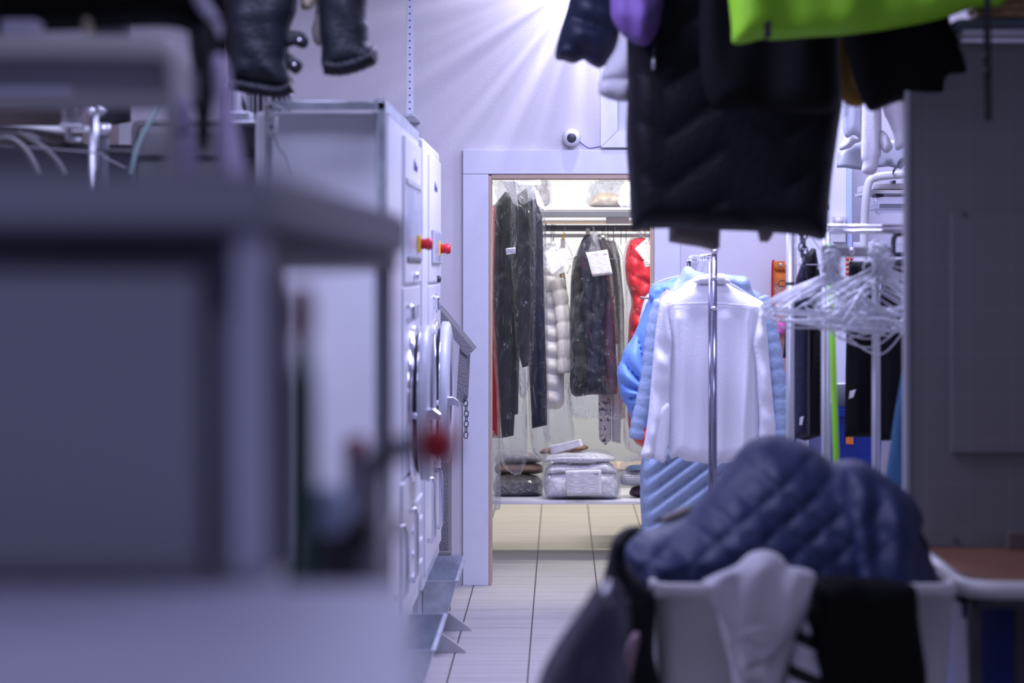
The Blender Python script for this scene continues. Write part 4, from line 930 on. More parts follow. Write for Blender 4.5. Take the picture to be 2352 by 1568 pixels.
px_box('back_plate', 2020, 468, 2130, 478, 10.8, 11.3, 'steel', t)
t = thing('shelf_sheet', 'dark grey translucent sheet under the white hanging sweatshirts', 'sheet', W(2000, 350, 10.4))
puff('sheet', [(1924, 345), (1960, 330), (2085, 318), (2110, 318), (2110, 345), (2070, 388), (2040, 382), (1976, 390), (1940, 385), (1922, 385)], 10.4, .01, 'enamel_grey', t, wrinkle(.006, 20), edge=.01, smooth=0, step=.03)
tube('wall_bracket', [W(2092, 350, 10.41), W(2092, 350, 10.41)+Vector((0, 1.39, 0))], .006, 'steel', t, 8)
t = thing('steel_cable', 'loose black wires behind the white sweatshirts', 'cable', W(2060, 370, 10.2))
for k in range(3): tube('wire', [W(2050, 400-k*3, 10.58), W(2070, 372-k*4, 10.3), W(2095, 352+k*8, 10.3), W(2110, 340+k*12, 10.3)], .0018, 'dark', t, 5, 6)
def sweat(label, outline, D, extra=None, m='fleece', name='sweatshirt'):
    t = thing(name, label, 'sweatshirt', W(outline[0][0], outline[0][1], D))
    puff('body', outline, D, .04, m, t, folds(55, .010, 4, outline[0][0]), edge=.04, step=.012)
    if extra: extra(t)
    return t
sweat('white sweatshirt sleeve with ribbed cuff hanging above the chrome bar', [(1984, 100), (2012, 98), (2024, 240), (2024, 350), (2020, 362), (2014, 392), (2002, 402), (1980, 395), (1982, 372), (1978, 358), (1980, 260)], 9.36)
sweat('pale lilac sweatshirt hem hanging beside the grey partition panel', [(2022, 100), (2140, 98), (2140, 336), (2084, 338), (2058, 345), (2052, 310), (2040, 280), (2026, 240)], 9.44)
sweat('small white ribbed cuff between the two pale sweatshirts', [(2024, 300), (2036, 306), (2048, 328), (2050, 340), (2038, 352), (2026, 345), (2020, 325)], 9.33)
sweat('crumpled white cloth hung left of the white sleeve above the bar', [(1938, 320), (1946, 296), (1970, 306), (1984, 305), (1984, 320), (1964, 330), (1952, 340), (1930, 345), (1928, 335)], 10.34)
sweat('long white garment strip hanging behind the white sleeve', [(1930, 100), (1985, 98), (1984, 300), (1960, 310), (1940, 312), (1932, 240)], 9.46, m='enamel_grey', name='hanging_cloth')
o = puff('hanging_cloth', [(2076, 98), (2110, 98), (2110, 290), (2086, 292), (2080, 230)], 9.40, .02, 'orange', None, edge=.02, step=.02); tag(o, 'narrow orange cloth strip at the top edge of the grey partition', 'cloth')
# the rail these hang from, above the picture
t = thing('garment_rail', 'steel rail above the picture carrying the pale sweatshirts', 'garment rail', (1.0, 9.5, 2.42))
tube('pipe', [(.9, 9.4, 2.43), (2.2, 9.4, 2.43)], .020, 'steel', t, 12); tube('ceiling_rod', [(1.3, 9.4, 2.43), (1.3, 9.4, 3.2)], .006, 'steel', t); tube('ceiling_rod', [(2.0, 9.4, 2.43), (2.0, 9.4, 3.2)], .006, 'steel', t)

# ================================================================== HANGER RACK
D = 8.3
t = thing('hanger_rack', 'chrome rack with double top bar holding bunches of empty wire hangers', 'rack', W(1900, 700, D))
za, zb = W(0, 519, D).z, W(0, 531, D).z
tube('top_bar', [(W(1898, 0, D).x, D, za), (W(2150, 0, D).x, D, za)], .006, 'chrome', t, 12)
tube('top_bar', [(W(1898, 0, D).x, D, zb), (W(2150, 0, D).x, D, zb)], .009, 'chrome', t, 12)
for px, r_ in ((1893, .010), (1904, .006), (1902, .009)):
    tube('post', [(W(px, 0, D).x, D+.03*(px == 1904), .05), (W(px, 0, D).x, D+.03*(px == 1904), zb if px < 1902 else za)], r_, 'steel', t, 12)
tube('post', [(W(2140, 0, D).x, D, .05), (W(2140, 0, D).x, D, za)], .010, 'chrome', t, 12)
tube('base_bar', [(W(1893, 0, D).x, D-.3, .05), (W(1893, 0, D).x, D+.3, .05)], .012, 'chrome', t, 10)
tube('base_bar', [(W(2140, 0, D).x, D-.3, .05), (W(2140, 0, D).x, D+.3, .05)], .012, 'chrome', t, 10)
tube('bent_arm', [W(2052, 585, D), W(2052, 560, D), W(2054, 545, D), W(2062, 538, D), W(2085, 536, D)], .009, 'darkmetal', t, 10, 5)
t = thing('clothes_rack', 'chrome upright rack post standing before the black jackets', 'clothes rack', W(1815, 1000, 8.7))
D = 8.7
tube('post', [(W(1815, 0, D).x, D, .05), (W(1815, 0, D).x, D, W(0, 470, D).z)], .015, 'steel', t, 16)
lathe('joint', [(0, .016), (.006, .017), (.010, .016)], (W(1815, 0, D).x, D, W(0, 654, D).z), (0, 0, 1), 'darkmetal', t, 16)
tube('top_bar', [(W(1815, 0, D).x, D, W(0, 475, D).z), (W(1815, 0, D).x, 10.2, W(0, 475, D).z)], .012, 'steel', t, 12)
tube('base_bar', [(W(1815, 0, D).x, D-.1, .05), (W(1815, 0, D).x, 10.2, .05)], .012, 'steel', t, 12)
tube('top_bar', [W(1815, 475, 8.77), W(1905, 475, 8.77)], .012, 'steel', t, 12); tube('top_bar', [W(1790, 508, 9.12), W(1892, 508, 9.12)], .008, 'steel', t, 12)
tube('bar_arm', [W(1815, 475, 8.7), W(1792, 508, 9.12)], .008, 'steel', t, 10)
for px in (1838, 1868): wire_hanger('wire hanger inside the dark jackets behind the chrome post', (W(px, 0, 9.12).x, 9.12, W(0, 508, 9.12).z+.006), 1.1, 'hangers of the dark jackets', hw=.15, drop=.09)
t = thing('garment_rail', 'dark rail low behind the hanger bunches carrying black clothes', 'garment rail', W(2050, 584, 8.95))
tube('pipe', [W(1944, 584, 8.90), W(2160, 584, 8.90)], .009, 'darkmetal', t, 10); tube('post', [W(2155, 584, 8.95), (W(2155, 0, 8.95).x, 8.95, 0)], .011, 'darkmetal', t, 10)
D = 7.75
t = thing('hanger_stand', 'steel stand with pale crossbar on which the wire hangers are bunched', 'stand', W(2012, 1100, D))
tube('post', [W(2012, 590, D), (W(2012, 0, D).x, D, .03)], .013, 'steel', t, 14)
lathe('base', [(0, .12), (.012, .12), (.02, .09), (.03, .02)], (W(2012, 0, D).x, D, .001), (0, 0, 1), 'steel', t, 32)
px_box('crossbar', 1900, 566, 2048, 590, D-.01, D+.01, 'white_plastic', t, .003)
lathe('screw', [(0, .012), (.006, .010), (.009, .003)], W(1957, 577, D-.012), (0, -1, 0), 'chrome', t, 16)
px_box('clamp', 1888, 562, 1902, 628, D-.012, D+.012, 'white_plastic', t, .004); px_box('clamp', 1906, 562, 1922, 596, D-.012, D+.012, 'galv', t, .004)
tube('hook_arm', [W(1912, 590, D), W(1920, 612, D-.02), W(1930, 636, D-.02), W(1950, 640, D-.02), W(1975, 636, D)], .006, 'steel', t, 10, 5)
zc = W(0, 566, D).z+.004
random.seed(3)
for k in range(15):
    wire_hanger('empty wire hanger in the left bunch, pointing to the white shirt', (W(1904, 0, D).x+random.uniform(-.012, .022), D-.02+random.uniform(-.03, .03), W(0, 592, D).z+random.uniform(-.03, .03)),
                random.uniform(-.45, .45), 'empty wire hangers in the left bunch', r=.0028, ry=random.uniform(-.06, .14), tilt=random.uniform(-.1, .1))
for k in range(22):
    wire_hanger('empty wire hanger in the right bunch against the grey partition', (W(2022, 0, D).x+random.uniform(-.035, .03), D-.02+random.uniform(-.05, .05), W(0, 575, D).z+random.uniform(-.05, .03)),
                random.uniform(-.9, .9), 'empty wire hangers in the right bunch', r=.0028, ry=random.uniform(-.30, .22), tilt=random.uniform(-.15, .15), drop=.13)
for k, (a_, b_) in enumerate((((1900, 765), (2100, 740)), ((1905, 785), (2100, 752)), ((1950, 800), (2105, 745)))):
    t = thing('wire_loop', 'long sagging white wire below the hanger bunches', 'wire', W(*a_, D), 'sagging wires under the hanger bunches')
    tube('wire', [W(a_[0], a_[1]-22, D-.06), W((a_[0]+b_[0])/2, a_[1]+12, D-.08), W(b_[0], b_[1]-30, D-.04)], .0026, 'wire', t, 6, 8)
t = thing('mop_pole', 'bright green mop pole with a black band leaning before the hanger rack', 'pole', W(1922, 1100, 8.0))
gp = [W(1905, 560, 7.95), W(1909, 640, 7.95), W(1914, 850, 7.95), W(1922, 1100, 7.95)]
dv = (gp[3]-gp[0]); end = gp[0]+dv*((gp[0].z-.0)/(gp[0].z-gp[3].z))
tube('pole', [gp[0], gp[3], end], .0105, 'green', t, 14); tube('band', [gp[0]+dv*.07, gp[0]+dv*.115], .0115, 'dark', t, 14)
px_box('mop_head', 1880, 1700, 1990, 1760, 7.8, 8.1, 'blue', t) if False else box('mop_head', (end.x-.15, 7.88, .002), (end.x+.15, 8.02, .03), 'blue', t)

def dark_garment(label, outline, D, m='black_cloth', th=.05, f=None, name='hanging_jacket', cat='jacket'):
    t = thing(name, label, cat, W(outline[0][0], outline[0][1], D))
    puff('cloth', outline, D, th, m, t, f or folds(60, .010, 3, D), edge=.04, step=.013, smooth=0); return t
dark_garment('black jacket with high shoulder hanging right of the chrome post', [(1848, 590), (1864, 569), (1874, 572), (1882, 620), (1888, 660), (1888, 1000), (1850, 1012), (1830, 1006), (1836, 800), (1840, 650)], 9.2, 'black_puffer')
dark_garment('dark blue-black jacket between the chrome post and the black jacket', [(1822, 700), (1828, 640), (1840, 606), (1850, 600), (1860, 700), (1860, 1000), (1822, 1010)], 9.0, 'navy')
dark_garment('black cloth piece peeking left of the chrome post', [(1806, 720), (1816, 690), (1824, 700), (1822, 820), (1798, 822)], 9.08)
t = dark_garment('black trousers with small price tag hanging behind the stand post', [(1945, 720), (1950, 600), (2010, 600), (2012, 800), (2010, 1003), (1940, 1004), (1942, 850)], 9.0, name='hanging_trousers', cat='trousers')
dark_garment('black coat hanging right of the stand post beside the partition', [(2030, 600), (2110, 590), (2110, 1010), (2014, 1012), (2014, 760)], 8.84, name='hanging_coat', cat='coat')
dark_garment('blue denim garment hanging at the edge of the grey partition', [(2074, 840), (2110, 800), (2110, 1250), (2030, 1240), (2036, 1080), (2056, 940)], 7.6, 'denim')
q = sheet_px('price_tag', [(1952, 898), (1966, 894), (1960, 912), (1950, 916)], 8.93, 'blank_paper', None, .001); tag(q, 'small pale tag on the black trousers', 'tag')
q = sheet_px('price_tag', [(1838, 958), (1846, 956), (1842, 976), (1836, 976)], 8.92, 'blank_paper', None, .001); tag(q, 'small pale tag low on the dark jackets by the chrome post', 'tag')
chain('hanging_chain', 'dark steel chain hanging between the chrome post and the black jacket', [(1846, 478), (1847, 570), (1846, 602)], 8.75, .014, 7, .003)
chain('hanging_chain', 'second dark chain just left of the longer one near the black jacket', [(1841, 478), (1842, 575), (1843, 590)], 8.78, .014, 7, .003)
# blue bins
def bin_(label, x0, y0_, x1, y1_, D0, D1, m, extra=None, name='plastic_bin'):
    t = thing(name, label, 'bin', W((x0+x1)/2, y1_, D0))
    a, b = W(x0, y1_, D0), W(x1, y0_, D0); b.y = D1; a.z = .001
    bm = bmesh.new(); z0, z1 = a.z, b.z; i = .03
    def ring(z, s): return [(a.x+s, D0+s, z), (b.x-s, D0+s, z), (b.x-s, D1-s, z), (a.x+s, D1-s, z)]
    rs = [ring(z0, i), ring(z1-.03, .006), ring(z1-.03, -.006), ring(z1, -.006), ring(z1, .008), ring(z0+.01, i+.008)]
    V = [[bm.verts.new(p) for p in r] for r in rs]
    for q in range(len(V)-1):
        for k in range(4): bm.faces.new((V[q][k], V[q][(k+1) % 4], V[q+1][(k+1) % 4], V[q+1][k]))
    bm.faces.new(V[0]); bm.faces.new(V[-1]); from_bm('tub', bm, m, t, False)
    return t
t = bin_('dark blue plastic bin with an orange sticker behind the racks', 1880, 940, 2030, 1400, 10.2, 10.7, 'blue')
sheet_px('sticker', [(1943, 1002), (1960, 1003), (1961, 1021), (1943, 1020)], 10.19, 'orange', t, 0)
bin_('dark blue plastic bin partly hidden at the right of the shirt', 1795, 880, 1835, 1400, 11.0, 11.5, 'blue')
t = thing('plastic_bucket', 'small pale bucket with wire handle beside the green pole', 'bucket', W(1935, 925, 9.9))
lathe('pail', [(0, .035), (.09, .045), (.094, .048), (.10, .048), (.10, .043), (.02, .033)], (W(1930, 0, 10.4).x, 10.4, W(0, 939, 10.2).z), (0, 0, 1), 'white_plastic', t, 24)

# ================================================================== PARTITION, TABLE, CART
D = 6.5
t = thing('folding_table', 'brown topped table with white rim at the right, blue bins beneath', 'table', (1.4, 6.2, 0))
zt = W(0, 1262, D).z; xa = .965; yf = 5.75
def rrect(x0, y0, x1, y1, r, n=6):
    P = []
    for cx_, cy_, a0 in ((x0+r, y0+r, PI), (x1-r, y0+r, 1.5*PI), (x1-r, y1-r, 0), (x0+r, y1-r, .5*PI)):
        for k in range(n+1):
            a = a0+k*PI/2/n; P.append((cx_+r*math.cos(a), cy_+r*math.sin(a)))
    return P
def slab(name, P, z0, z1, m, parent, bev=0):
    bm = bmesh.new(); A = [bm.verts.new((x, y, z0)) for x, y in P]; B = [bm.verts.new((x, y, z1)) for x, y in P]
    bm.faces.new(A); bm.faces.new(B); n = len(P)
    for i in range(n): bm.faces.new((A[i], A[(i+1) % n], B[(i+1) % n], B[i]))
    if bev: bmesh.ops.bevel(bm, geom=bm.edges[:], offset=bev, segments=2, affect='EDGES')
    return from_bm(name, bm, m, parent, False)
slab('tabletop', rrect(xa+.02, yf+.02, 2.1, 7.1, .07), zt-.02, zt, 'tabletop', t)
tube('rim', [(x, y, zt-.010) for x, y in rrect(xa, yf, 2.12, 7.12, .09)], .022, 'white_plastic', t, 12, closed=True)
for x, y in ((1.0, 5.84), (1.12, 5.9), (1.0, 7.0), (2.0, 5.85), (2.0, 7.0)): box('leg', (x-.014, y-.014, 0), (x+.014, y+.014, zt-.021), 'darkmetal', t)
box('apron', (1.0, 5.80, zt-.06), (2.05, 5.83, zt-.022), 'darkmetal', t)
bin_('bright blue plastic bin under the table behind its front legs', 2215, 1390, 2440, 1900, 6.0, 6.7, 'blue')
pd = 6.55; px0 = W(2084, 0, pd).x
t = thing('partition_panel', 'tall grey gridded partition panel standing on the brown table', 'partition panel', (1.3, pd, zt))
z1 = W(0, 96, pd).z
box('sheet', (px0, pd, zt+.001), (2.1, pd+.03, z1), 'grid_panel', t, .003)
box('edge_profile', (px0-.008, pd-.004, zt+.001), (px0+.006, pd+.034, z1+.006), 'steel', t, .002)
box('access_door', (W(2182, 0, pd).x, pd-.014, W(0, 1040, pd).z), (1.9, pd-.001, W(0, 490, pd).z), 'grid_panel', t, .004)
for x, y in ((2215, 491), (2195, 1240)): lathe('screw', [(0, .006), (.004, .005), (.005, .001)], W(x, y, pd-.001-(.014 if y < 600 else 0)), (0, -1, 0), 'darkmetal', t, 12)
box('foot_block', (W(2308, 0, pd).x, pd-.06, zt+.0005), (2.0, pd-.001, zt+.045), 'brown', t, .003)
box('top_shelf', (px0+.13, pd-.12, z1+.0065), (2.1, pd+.18, z1+.022), 'steel', t)
o = box('storage_box', (W(2196, 0, pd-.1).x, pd-.10, z1+.023), (2.0, pd+.15, W(0, 42, pd-.1).z), 'teal_box', None, .012); tag(o, 'dark grey-green storage box on top of the grey partition', 'box')
t = thing('wicker_basket', 'brown wicker basket standing on the grey-green storage box', 'basket', (1.3, pd, W(0, 42, pd-.1).z+.001))
zq = W(0, 41, pd-.1).z+.001
bm = bmesh.new(); 
for k in range(7):
    P = [(x, y, zq+.012+k*.022) for x, y in rrect(1.13-.004*k, pd-.08, 1.75+.004*k, pd+.13, .05)]
    bm_tube(bm, P, .0125, 8, False, True)
from_bm('weave', bm, 'wicker', t)
slab('base', rrect(1.13, pd-.08, 1.75, pd+.13, .05), zq-.0005, zq+.012, 'wicker', t)
o = puff('strap', [(2260, -60), (2274, -60), (2277, 100), (2279, 276), (2262, 280), (2259, 150)], 5.9, .006, 'dark', None, edge=.005, smooth=0, step=.02); tag(o, 'thin black strap hanging before the grey partition', 'strap')

# cart
D = 5.6
t = thing('laundry_cart', 'white plastic laundry cart heaped with clothes at the lower right', 'laundry cart', W(1850, 1340, 5.9))
x0, x1 = W(1502, 0, D).x, W(2196, 0, D).x; zrim = W(0, 1343, D).z
bm = bmesh.new()
def ring2(z, s, y1=6.25): return [(x0+s, D+s, z), (x1-s, D+s, z), (x1-s, y1-s, z), (x0+s, y1-s, z)]
def ring3(z, s, r=.05): return [(x, y, z) for x, y in rrect(x0+s, D+s, x1-s, 6.25-s, max(.01, r))]
rs = [ring3(.16, .05), ring3(.5, .015), ring3(zrim-.03, .0), ring3(zrim-.028, -.008), ring3(zrim, -.008), ring3(zrim+.004, 0), ring3(zrim, .012), ring3(.5, .025), ring3(.18, .06)]
V = [[bm.verts.new(p) for p in r] for r in rs]; n = len(V[0])
for q in range(len(V)-1):
    for k in range(n): bm.faces.new((V[q][k], V[q][(k+1) % n], V[q+1][(k+1) % n], V[q+1][k]))
bm.faces.new(V[0]); bm.faces.new(V[-1]); from_bm('tub', bm, 'white_plastic', t)
for x in (x0+.12, x1-.12):
    for y in (5.72, 6.13):
        lathe('caster', [(-.014, .05), (-.012, .06), (.012, .06), (.014, .05)], (x, y, .0605), (1, 0, 0), 'dark', t, 20); box('caster_fork', (x-.02, y-.02, .10), (x+.02, y+.02, .165), 'steel', t)
px_box('corner_notch_lip', 1500, 1345, 1530, 1372, D-.015, D, 'white_plastic', t, .006)
# the navy quilted jacket on top
D = 5.95
t = thing('quilted_jacket', 'navy blue diamond quilted jacket heaped on top of the white cart', 'jacket', W(1780, 1300, D))
lean = lambda x, z: -.12*np.clip((W(0, 1150, D).z-z)/.2, -1, 1)
puff('shell', [(1418, 1258), (1440, 1232), (1478, 1214), (1520, 1206), (1562, 1190), (1590, 1168), (1640, 1110), (1680, 1065), (1712, 1030), (1745, 1010), (1790, 1005), (1850, 1020), (1890, 1045), (1915, 1062), (1955, 1058), (1990, 1063), (2025, 1085), (2060, 1110), (2095, 1142), (2118, 1188), (2104, 1228), (2126, 1270), (2136, 1340), (2000, 1360), (1800, 1362), (1650, 1352), (1560, 1350), (1492, 1352), (1460, 1340), (1440, 1300)],
     D, .17, 'navy_nylon', t, addf(quilt_d(.084, .020, .8), wrinkle(.014, 14, 1), lambda x, z: .012*np.sin(40*x)*np.clip((x-W(1900, 0, D).x)*10, 0, 1)), edge=.14, step=.0105, flatp=.22, lean=lean)
puff('sleeve', [(1938, 1090), (1960, 1068), (2000, 1076), (2050, 1112), (2092, 1160), (2108, 1210), (2092, 1280), (2080, 1345), (1965, 1350), (1940, 1260), (1928, 1170)], D-.12, .10, 'navy_nylon', t, addf(folds(38, .016, 5, 1), quilt_d(.09, .010)), edge=.08, step=.011, flatp=.3, lean=lean)
t = thing('black_jacket', 'black glossy jacket bulging behind and right of the navy jacket', 'jacket', W(2110, 1300, 6.1))
puff('shell', [(2060, 1180), (2100, 1200), (2132, 1250), (2138, 1310), (2120, 1345), (2040, 1350)], 6.05, .12, 'black_puffer', t, wrinkle(.01, 30), edge=.08, step=.02)
o = puff('scarf', [(1500, 1200), (1530, 1180), (1575, 1162), (1592, 1168), (1585, 1180), (1540, 1200)], 6.05, .03, 'beige_cloth', None, wrinkle(.006, 60), edge=.02, step=.012); o['label'] = 'pinkish brown cloth edge poking out above the navy jacket'; o['category'] = 'cloth'
# white hoodie over the rim
D = 5.50
t = thing('hoodie', 'off-white hoodie draped over the front rim of the white cart', 'hoodie', W(1740, 1270, D))
puff('body', [(1640, 1345), (1700, 1300), (1800, 1310), (1868, 1360), (1850, 1440), (1800, 1560), (1810, 1640), (1700, 1640), (1680, 1540), (1655, 1440)], D+.02, .04, 'fleece', t, folds(30, .012, 6, 1), edge=.05, step=.012)
def hood_f(x, z):
    c = W(1700, 1270, D)
    return .026*np.sin(34*(x-c.x)+20*(z-c.z)+.6)+.010*np.sin(70*(x-c.x)-15*z)
puff('hood', [(1610, 1338), (1647, 1316), (1690, 1298), (1718, 1272), (1746, 1263), (1775, 1266), (1798, 1282), (1812, 1300), (1840, 1303), (1868, 1314), (1874, 1328), (1866, 1352), (1858, 1380), (1843, 1410), (1824, 1442), (1792, 1482), (1760, 1518), (1730, 1528), (1704, 1546), (1699, 1520), (1690, 1468), (1672, 1438), (1642, 1398), (1624, 1360)], D-.05, .055, 'fleece', t, hood_f, edge=.06, step=.010, smooth=3)
puff('cuff', [(1704, 1545), (1728, 1528), (1760, 1520), (1766, 1540), (1778, 1560), (1776, 1590), (1750, 1565), (1722, 1556)], D-.075, .03, 'fleece', t, None, edge=.02, step=.010)
tube('seam', [W(1686, 1462, D-.105), W(1720, 1448, D-.112), W(1760, 1442, D-.112), W(1812, 1448, D-.10)], .0035, 'fleece', t, 6, 5)
t = thing('striped_shirt', 'black and white striped cloth hanging between hoodie and black garment', 'shirt', W(1840, 1420, D))
puff('cloth', [(1860, 1410), (1872, 1460), (1882, 1520), (1900, 1600), (1795, 1640), (1810, 1540), (1825, 1470), (1845, 1425)], D+.0, .03, 'bw_stripe', t, folds(30, .006, 3), edge=.03, step=.012)
t = thing('knit_sweater', 'plain black knit garment draped over the front of the white cart', 'sweater', W(1980, 1330, D))
puff('cloth', [(1868, 1330), (1920, 1322), (2000, 1326), (2080, 1338), (2104, 1352), (2110, 1420), (2116, 1640), (1890, 1640), (1878, 1530), (1868, 1470), (1850, 1430), (1862, 1390)], D-.0, .055, 'black_cloth', t, folds(22, .012, 3), edge=.06, step=.014)
# dark jackets on the left flank
t = thing('black_jacket', 'black jacket slumped over the left side of the white cart', 'jacket', W(1440, 1300, 5.5))
puff('shell', [(1478, 1212), (1440, 1210), (1408, 1240), (1392, 1300), (1378, 1350), (1352, 1410), (1330, 1500), (1340, 1640), (1512, 1640), (1502, 1500), (1504, 1380), (1480, 1340), (1440, 1300), (1440, 1250)], 5.62, .12, 'black_puffer', t, addf(wrinkle(.016, 22, 1), folds(20, .01, 6)), edge=.10, step=.014)
tube('button_strip', [W(1446, 1380, 5.48), W(1440, 1430, 5.46), W(1442, 1500, 5.46)], .008, 'leather', t, 8, 4)
o = puff('trouser_leg', [(1448, 1462), (1470, 1458), (1458, 1520), (1440, 1600), (1400, 1640), (1418, 1560)], 5.42, .02, 'lilac', None, wrinkle(.005, 40), edge=.02, step=.012); tag(o, 'mauve cloth strip hanging out below the black jacket', 'cloth')
o.data.materials[0] = M['mauve'] if 'mauve' in M else o.data.materials[0]
t = thing('shiny_jacket', 'blurred glossy blue-black jacket nearest the camera at the cart', 'jacket', W(1350, 1500, 4.3))
puff('shell', [(1368, 1345), (1400, 1330), (1428, 1350), (1448, 1420), (1440, 1520), (1450, 1660), (1225, 1660), (1238, 1560), (1270, 1490), (1310, 1430), (1345, 1380)], 4.4, .10, 'sheen_nylon', t, wrinkle(.008, 16), edge=.12, step=.016)

# ================================================================== GARMENTS OVERHEAD (conveyor line)
t = thing('conveyor_rail', 'steel garment conveyor rail above the picture', 'rail', (.8, 7.0, 2.83))
tube('pipe', [(-1.6, 7.05, 2.80), (2.2, 7.05, 2.80)], .016, 'steel', t, 12)
for x in (-1.4, 0, 1.4): tube('ceiling_rod', [(x, 7.05, 2.80), (x, 7.05, 3.2)], .008, 'steel', t, 8)
D = 7.0
t = thing('puffer_coat', 'long black quilted coat hanging large in the upper right', 'coat', W(1680, 540, D))
def coat_f(x, z):
    return .014*(np.sqrt(np.abs(np.sin(PI*((z+.35*np.abs(((x-.30) % .34)-.17)*2)/.145)))+.02)-.6)
puff('body', [(1440, 110), (1446, -150), (1560, -420), (1680, -560), (1800, -420), (1900, -150), (1934, 20), (1938, 200), (1926, 300), (1912, 400), (1904, 480), (1896, 548), (1840, 540), (1740, 532), (1640, 528), (1540, 524), (1470, 526), (1450, 520), (1444, 420), (1438, 320), (1442, 200)],
     D, .10, 'black_puffer', t, coat_f, edge=.07, step=.014, smooth=3)
tube('zip', [W(1505, 90, D-.112), W(1500, 150, D-.112)], .004, 'darkmetal', t, 8); tube('zip_pull', [W(1502, 130, D-.12), W(1501, 160, D-.12)], .005, 'steel', t, 8)
wire_hanger('wire hanger carrying the long black quilted coat above the picture', (W(1680, 0, D).x, 7.05, 2.816), .1)
t = thing('puffer_jacket', 'black-blue shell jacket in front of the long coat under the neon hem', 'jacket', W(1750, 240, 6.6))
puff('body', [(1640, -300), (1760, -420), (1900, -300), (1925, -60), (1928, 130), (1924, 240), (1880, 262), (1800, 258), (1700, 250), (1640, 250), (1612, 180), (1606, 60), (1612, -120)], 6.72, .06, 'black_cloth', t, folds(20, .014, 3), edge=.07, step=.018)
t = thing('ski_jacket', 'neon yellow-green jacket hem with a black zip at the top', 'jacket', W(1900, 90, 6.4))
D = 6.45
puff('hem', [(1685, 100), (1680, 60), (1672, -200), (1800, -420), (2000, -520), (2260, -380), (2330, -120), (2310, 2), (2230, 20), (2160, 44), (2060, 64), (1950, 80), (1860, 86), (1780, 92), (1750, 90), (1720, 98)], D, .07, 'neon', t, addf(folds(25, .010, 3, 1), wrinkle(.006, 20)), edge=.06, step=.018)
puff('zip', [(1750, -100), (1768, -100), (1772, 84), (1756, 92)], D-.075, .008, 'dark', t, None, edge=.006, smooth=0, step=.02)
t = thing('black_jacket', 'black padded jacket flank hanging right under the neon hem', 'jacket', W(2050, 200, 6.6))
puff('body', [(1920, -200), (2080, -300), (2160, -100), (2182, 50), (2205, 90), (2222, 140), (2228, 176), (2200, 186), (2176, 190), (2172, 225), (2120, 230), (2090, 228), (2050, 238), (2004, 256), (1985, 240), (1966, 200), (1950, 140), (1934, 60)], 6.6, .07, 'black_cloth', t, folds(20, .01, 3), edge=.06, step=.016)
o = puff('ochre_scarf', [(1928, -60), (1945, -60), (1958, 130), (1968, 190), (1984, 240), (1942, 238), (1930, 180)], 6.80, .02, 'ochre', None, None, edge=.02, step=.014); tag(o, 'dark yellow cloth strip showing between the two black garments', 'cloth')
t = thing('puffer_jacket', 'navy puffer sleeve hanging at the left of the long black coat', 'jacket', W(1340, 130, 7.2))
D = 7.2
puff('sleeve', [(1275, 132), (1284, 80), (1302, 20), (1322, -60), (1360, -160), (1440, -160), (1450, 0), (1440, 60), (1420, 110), (1402, 138), (1378, 157), (1352, 146), (1340, 138), (1318, 146), (1296, 140)], D, .08, 'navy_dark', t, quilt_h(.085, .018, .35), edge=.08, step=.012)
t = thing('purple_jacket', 'purple gathered sleeve end hanging above the white cuff', 'jacket', W(1465, 90, 6.9))
puff('sleeve', [(1402, 10), (1404, -80), (1420, -200), (1520, -200), (1524, -20), (1520, 30), (1516, 56), (1505, 84), (1488, 104), (1462, 102), (1436, 86), (1424, 74), (1406, 44)], 6.85, .07, 'purple', t, addf(wrinkle(.012, 35, 1), folds(60, .006, 3)), edge=.06, step=.012)
t = thing('sweatshirt', 'pale grey sweatshirt sleeve with folded cuff left of the black coat', 'sweatshirt', W(1405, 230, 7.1))
puff('sleeve', [(1380, 180), (1396, 140), (1420, 90), (1440, -60), (1500, -60), (1490, 120), (1470, 190), (1440, 188), (1400, 186)], 7.12, .05, 'fleece', t, folds(40, .008, 3), edge=.05, step=.012)
puff('cuff', [(1377, 186), (1400, 180), (1440, 182), (1452, 186), (1450, 226), (1430, 234), (1400, 228), (1376, 216), (1374, 200)], 7.08, .045, 'fleece', t, None, edge=.03, step=.012)
for nm, lab, ol in (('wool_coat', 'taupe cloth hem showing under the long black coat', [(1532, 480), (1650, 480), (1655, 520), (1653, 570), (1640, 576), (1610, 568), (1560, 560), (1536, 556)]),
                    ('wool_coat', 'small brown cloth hem under the right part of the black coat', [(1740, 490), (1785, 490), (1776, 540), (1764, 556), (1745, 555), (1739, 530)])):
    ol2 = [(ol[0][0], -100), (ol[1][0], -100)]+ol[2:]
    t = thing(nm, lab, 'coat', W(ol[0][0], 550, 7.1)); puff('hem', ol2, 7.13, .03, 'beige_cloth', t, folds(40, .006, 2), edge=.03, step=.014, smooth=0)
# black leather jacket sleeves on the left
t = thing('leather_jacket', 'black leather jacket sleeves with straps hanging at the upper left', 'jacket', W(620, 200, 7.0))
D = 7.05
puff('sleeve', [(520, 40), (540, -200), (680, -200), (684, 0), (668, 60), (664, 110), (662, 140), (668, 160), (674, 190), (668, 208), (640, 212), (600, 206), (560, 196), (530, 186), (524, 120)], D, .075, 'leather', t, addf(wrinkle(.005, 40, 1), quilt_h(.05, .002)), edge=.07, step=.011)
sleeve('cuff', [(530, 192), (590, 203), (640, 210), (672, 198)], D-.02, 15, 'leather', t, .02, .08, n=50, flat=2.2)
puff('strap', [(655, 74), (690, 72), (708, 88), (706, 106), (694, 112), (676, 104), (655, 108)], D-.05, .012, 'leather', t, None, edge=.008, step=.008, smooth=2)
puff('strap', [(660, 120), (680, 134), (697, 148), (684, 170), (668, 164), (656, 150)], D-.05, .012, 'leather', t, None, edge=.008, step=.008, smooth=2)
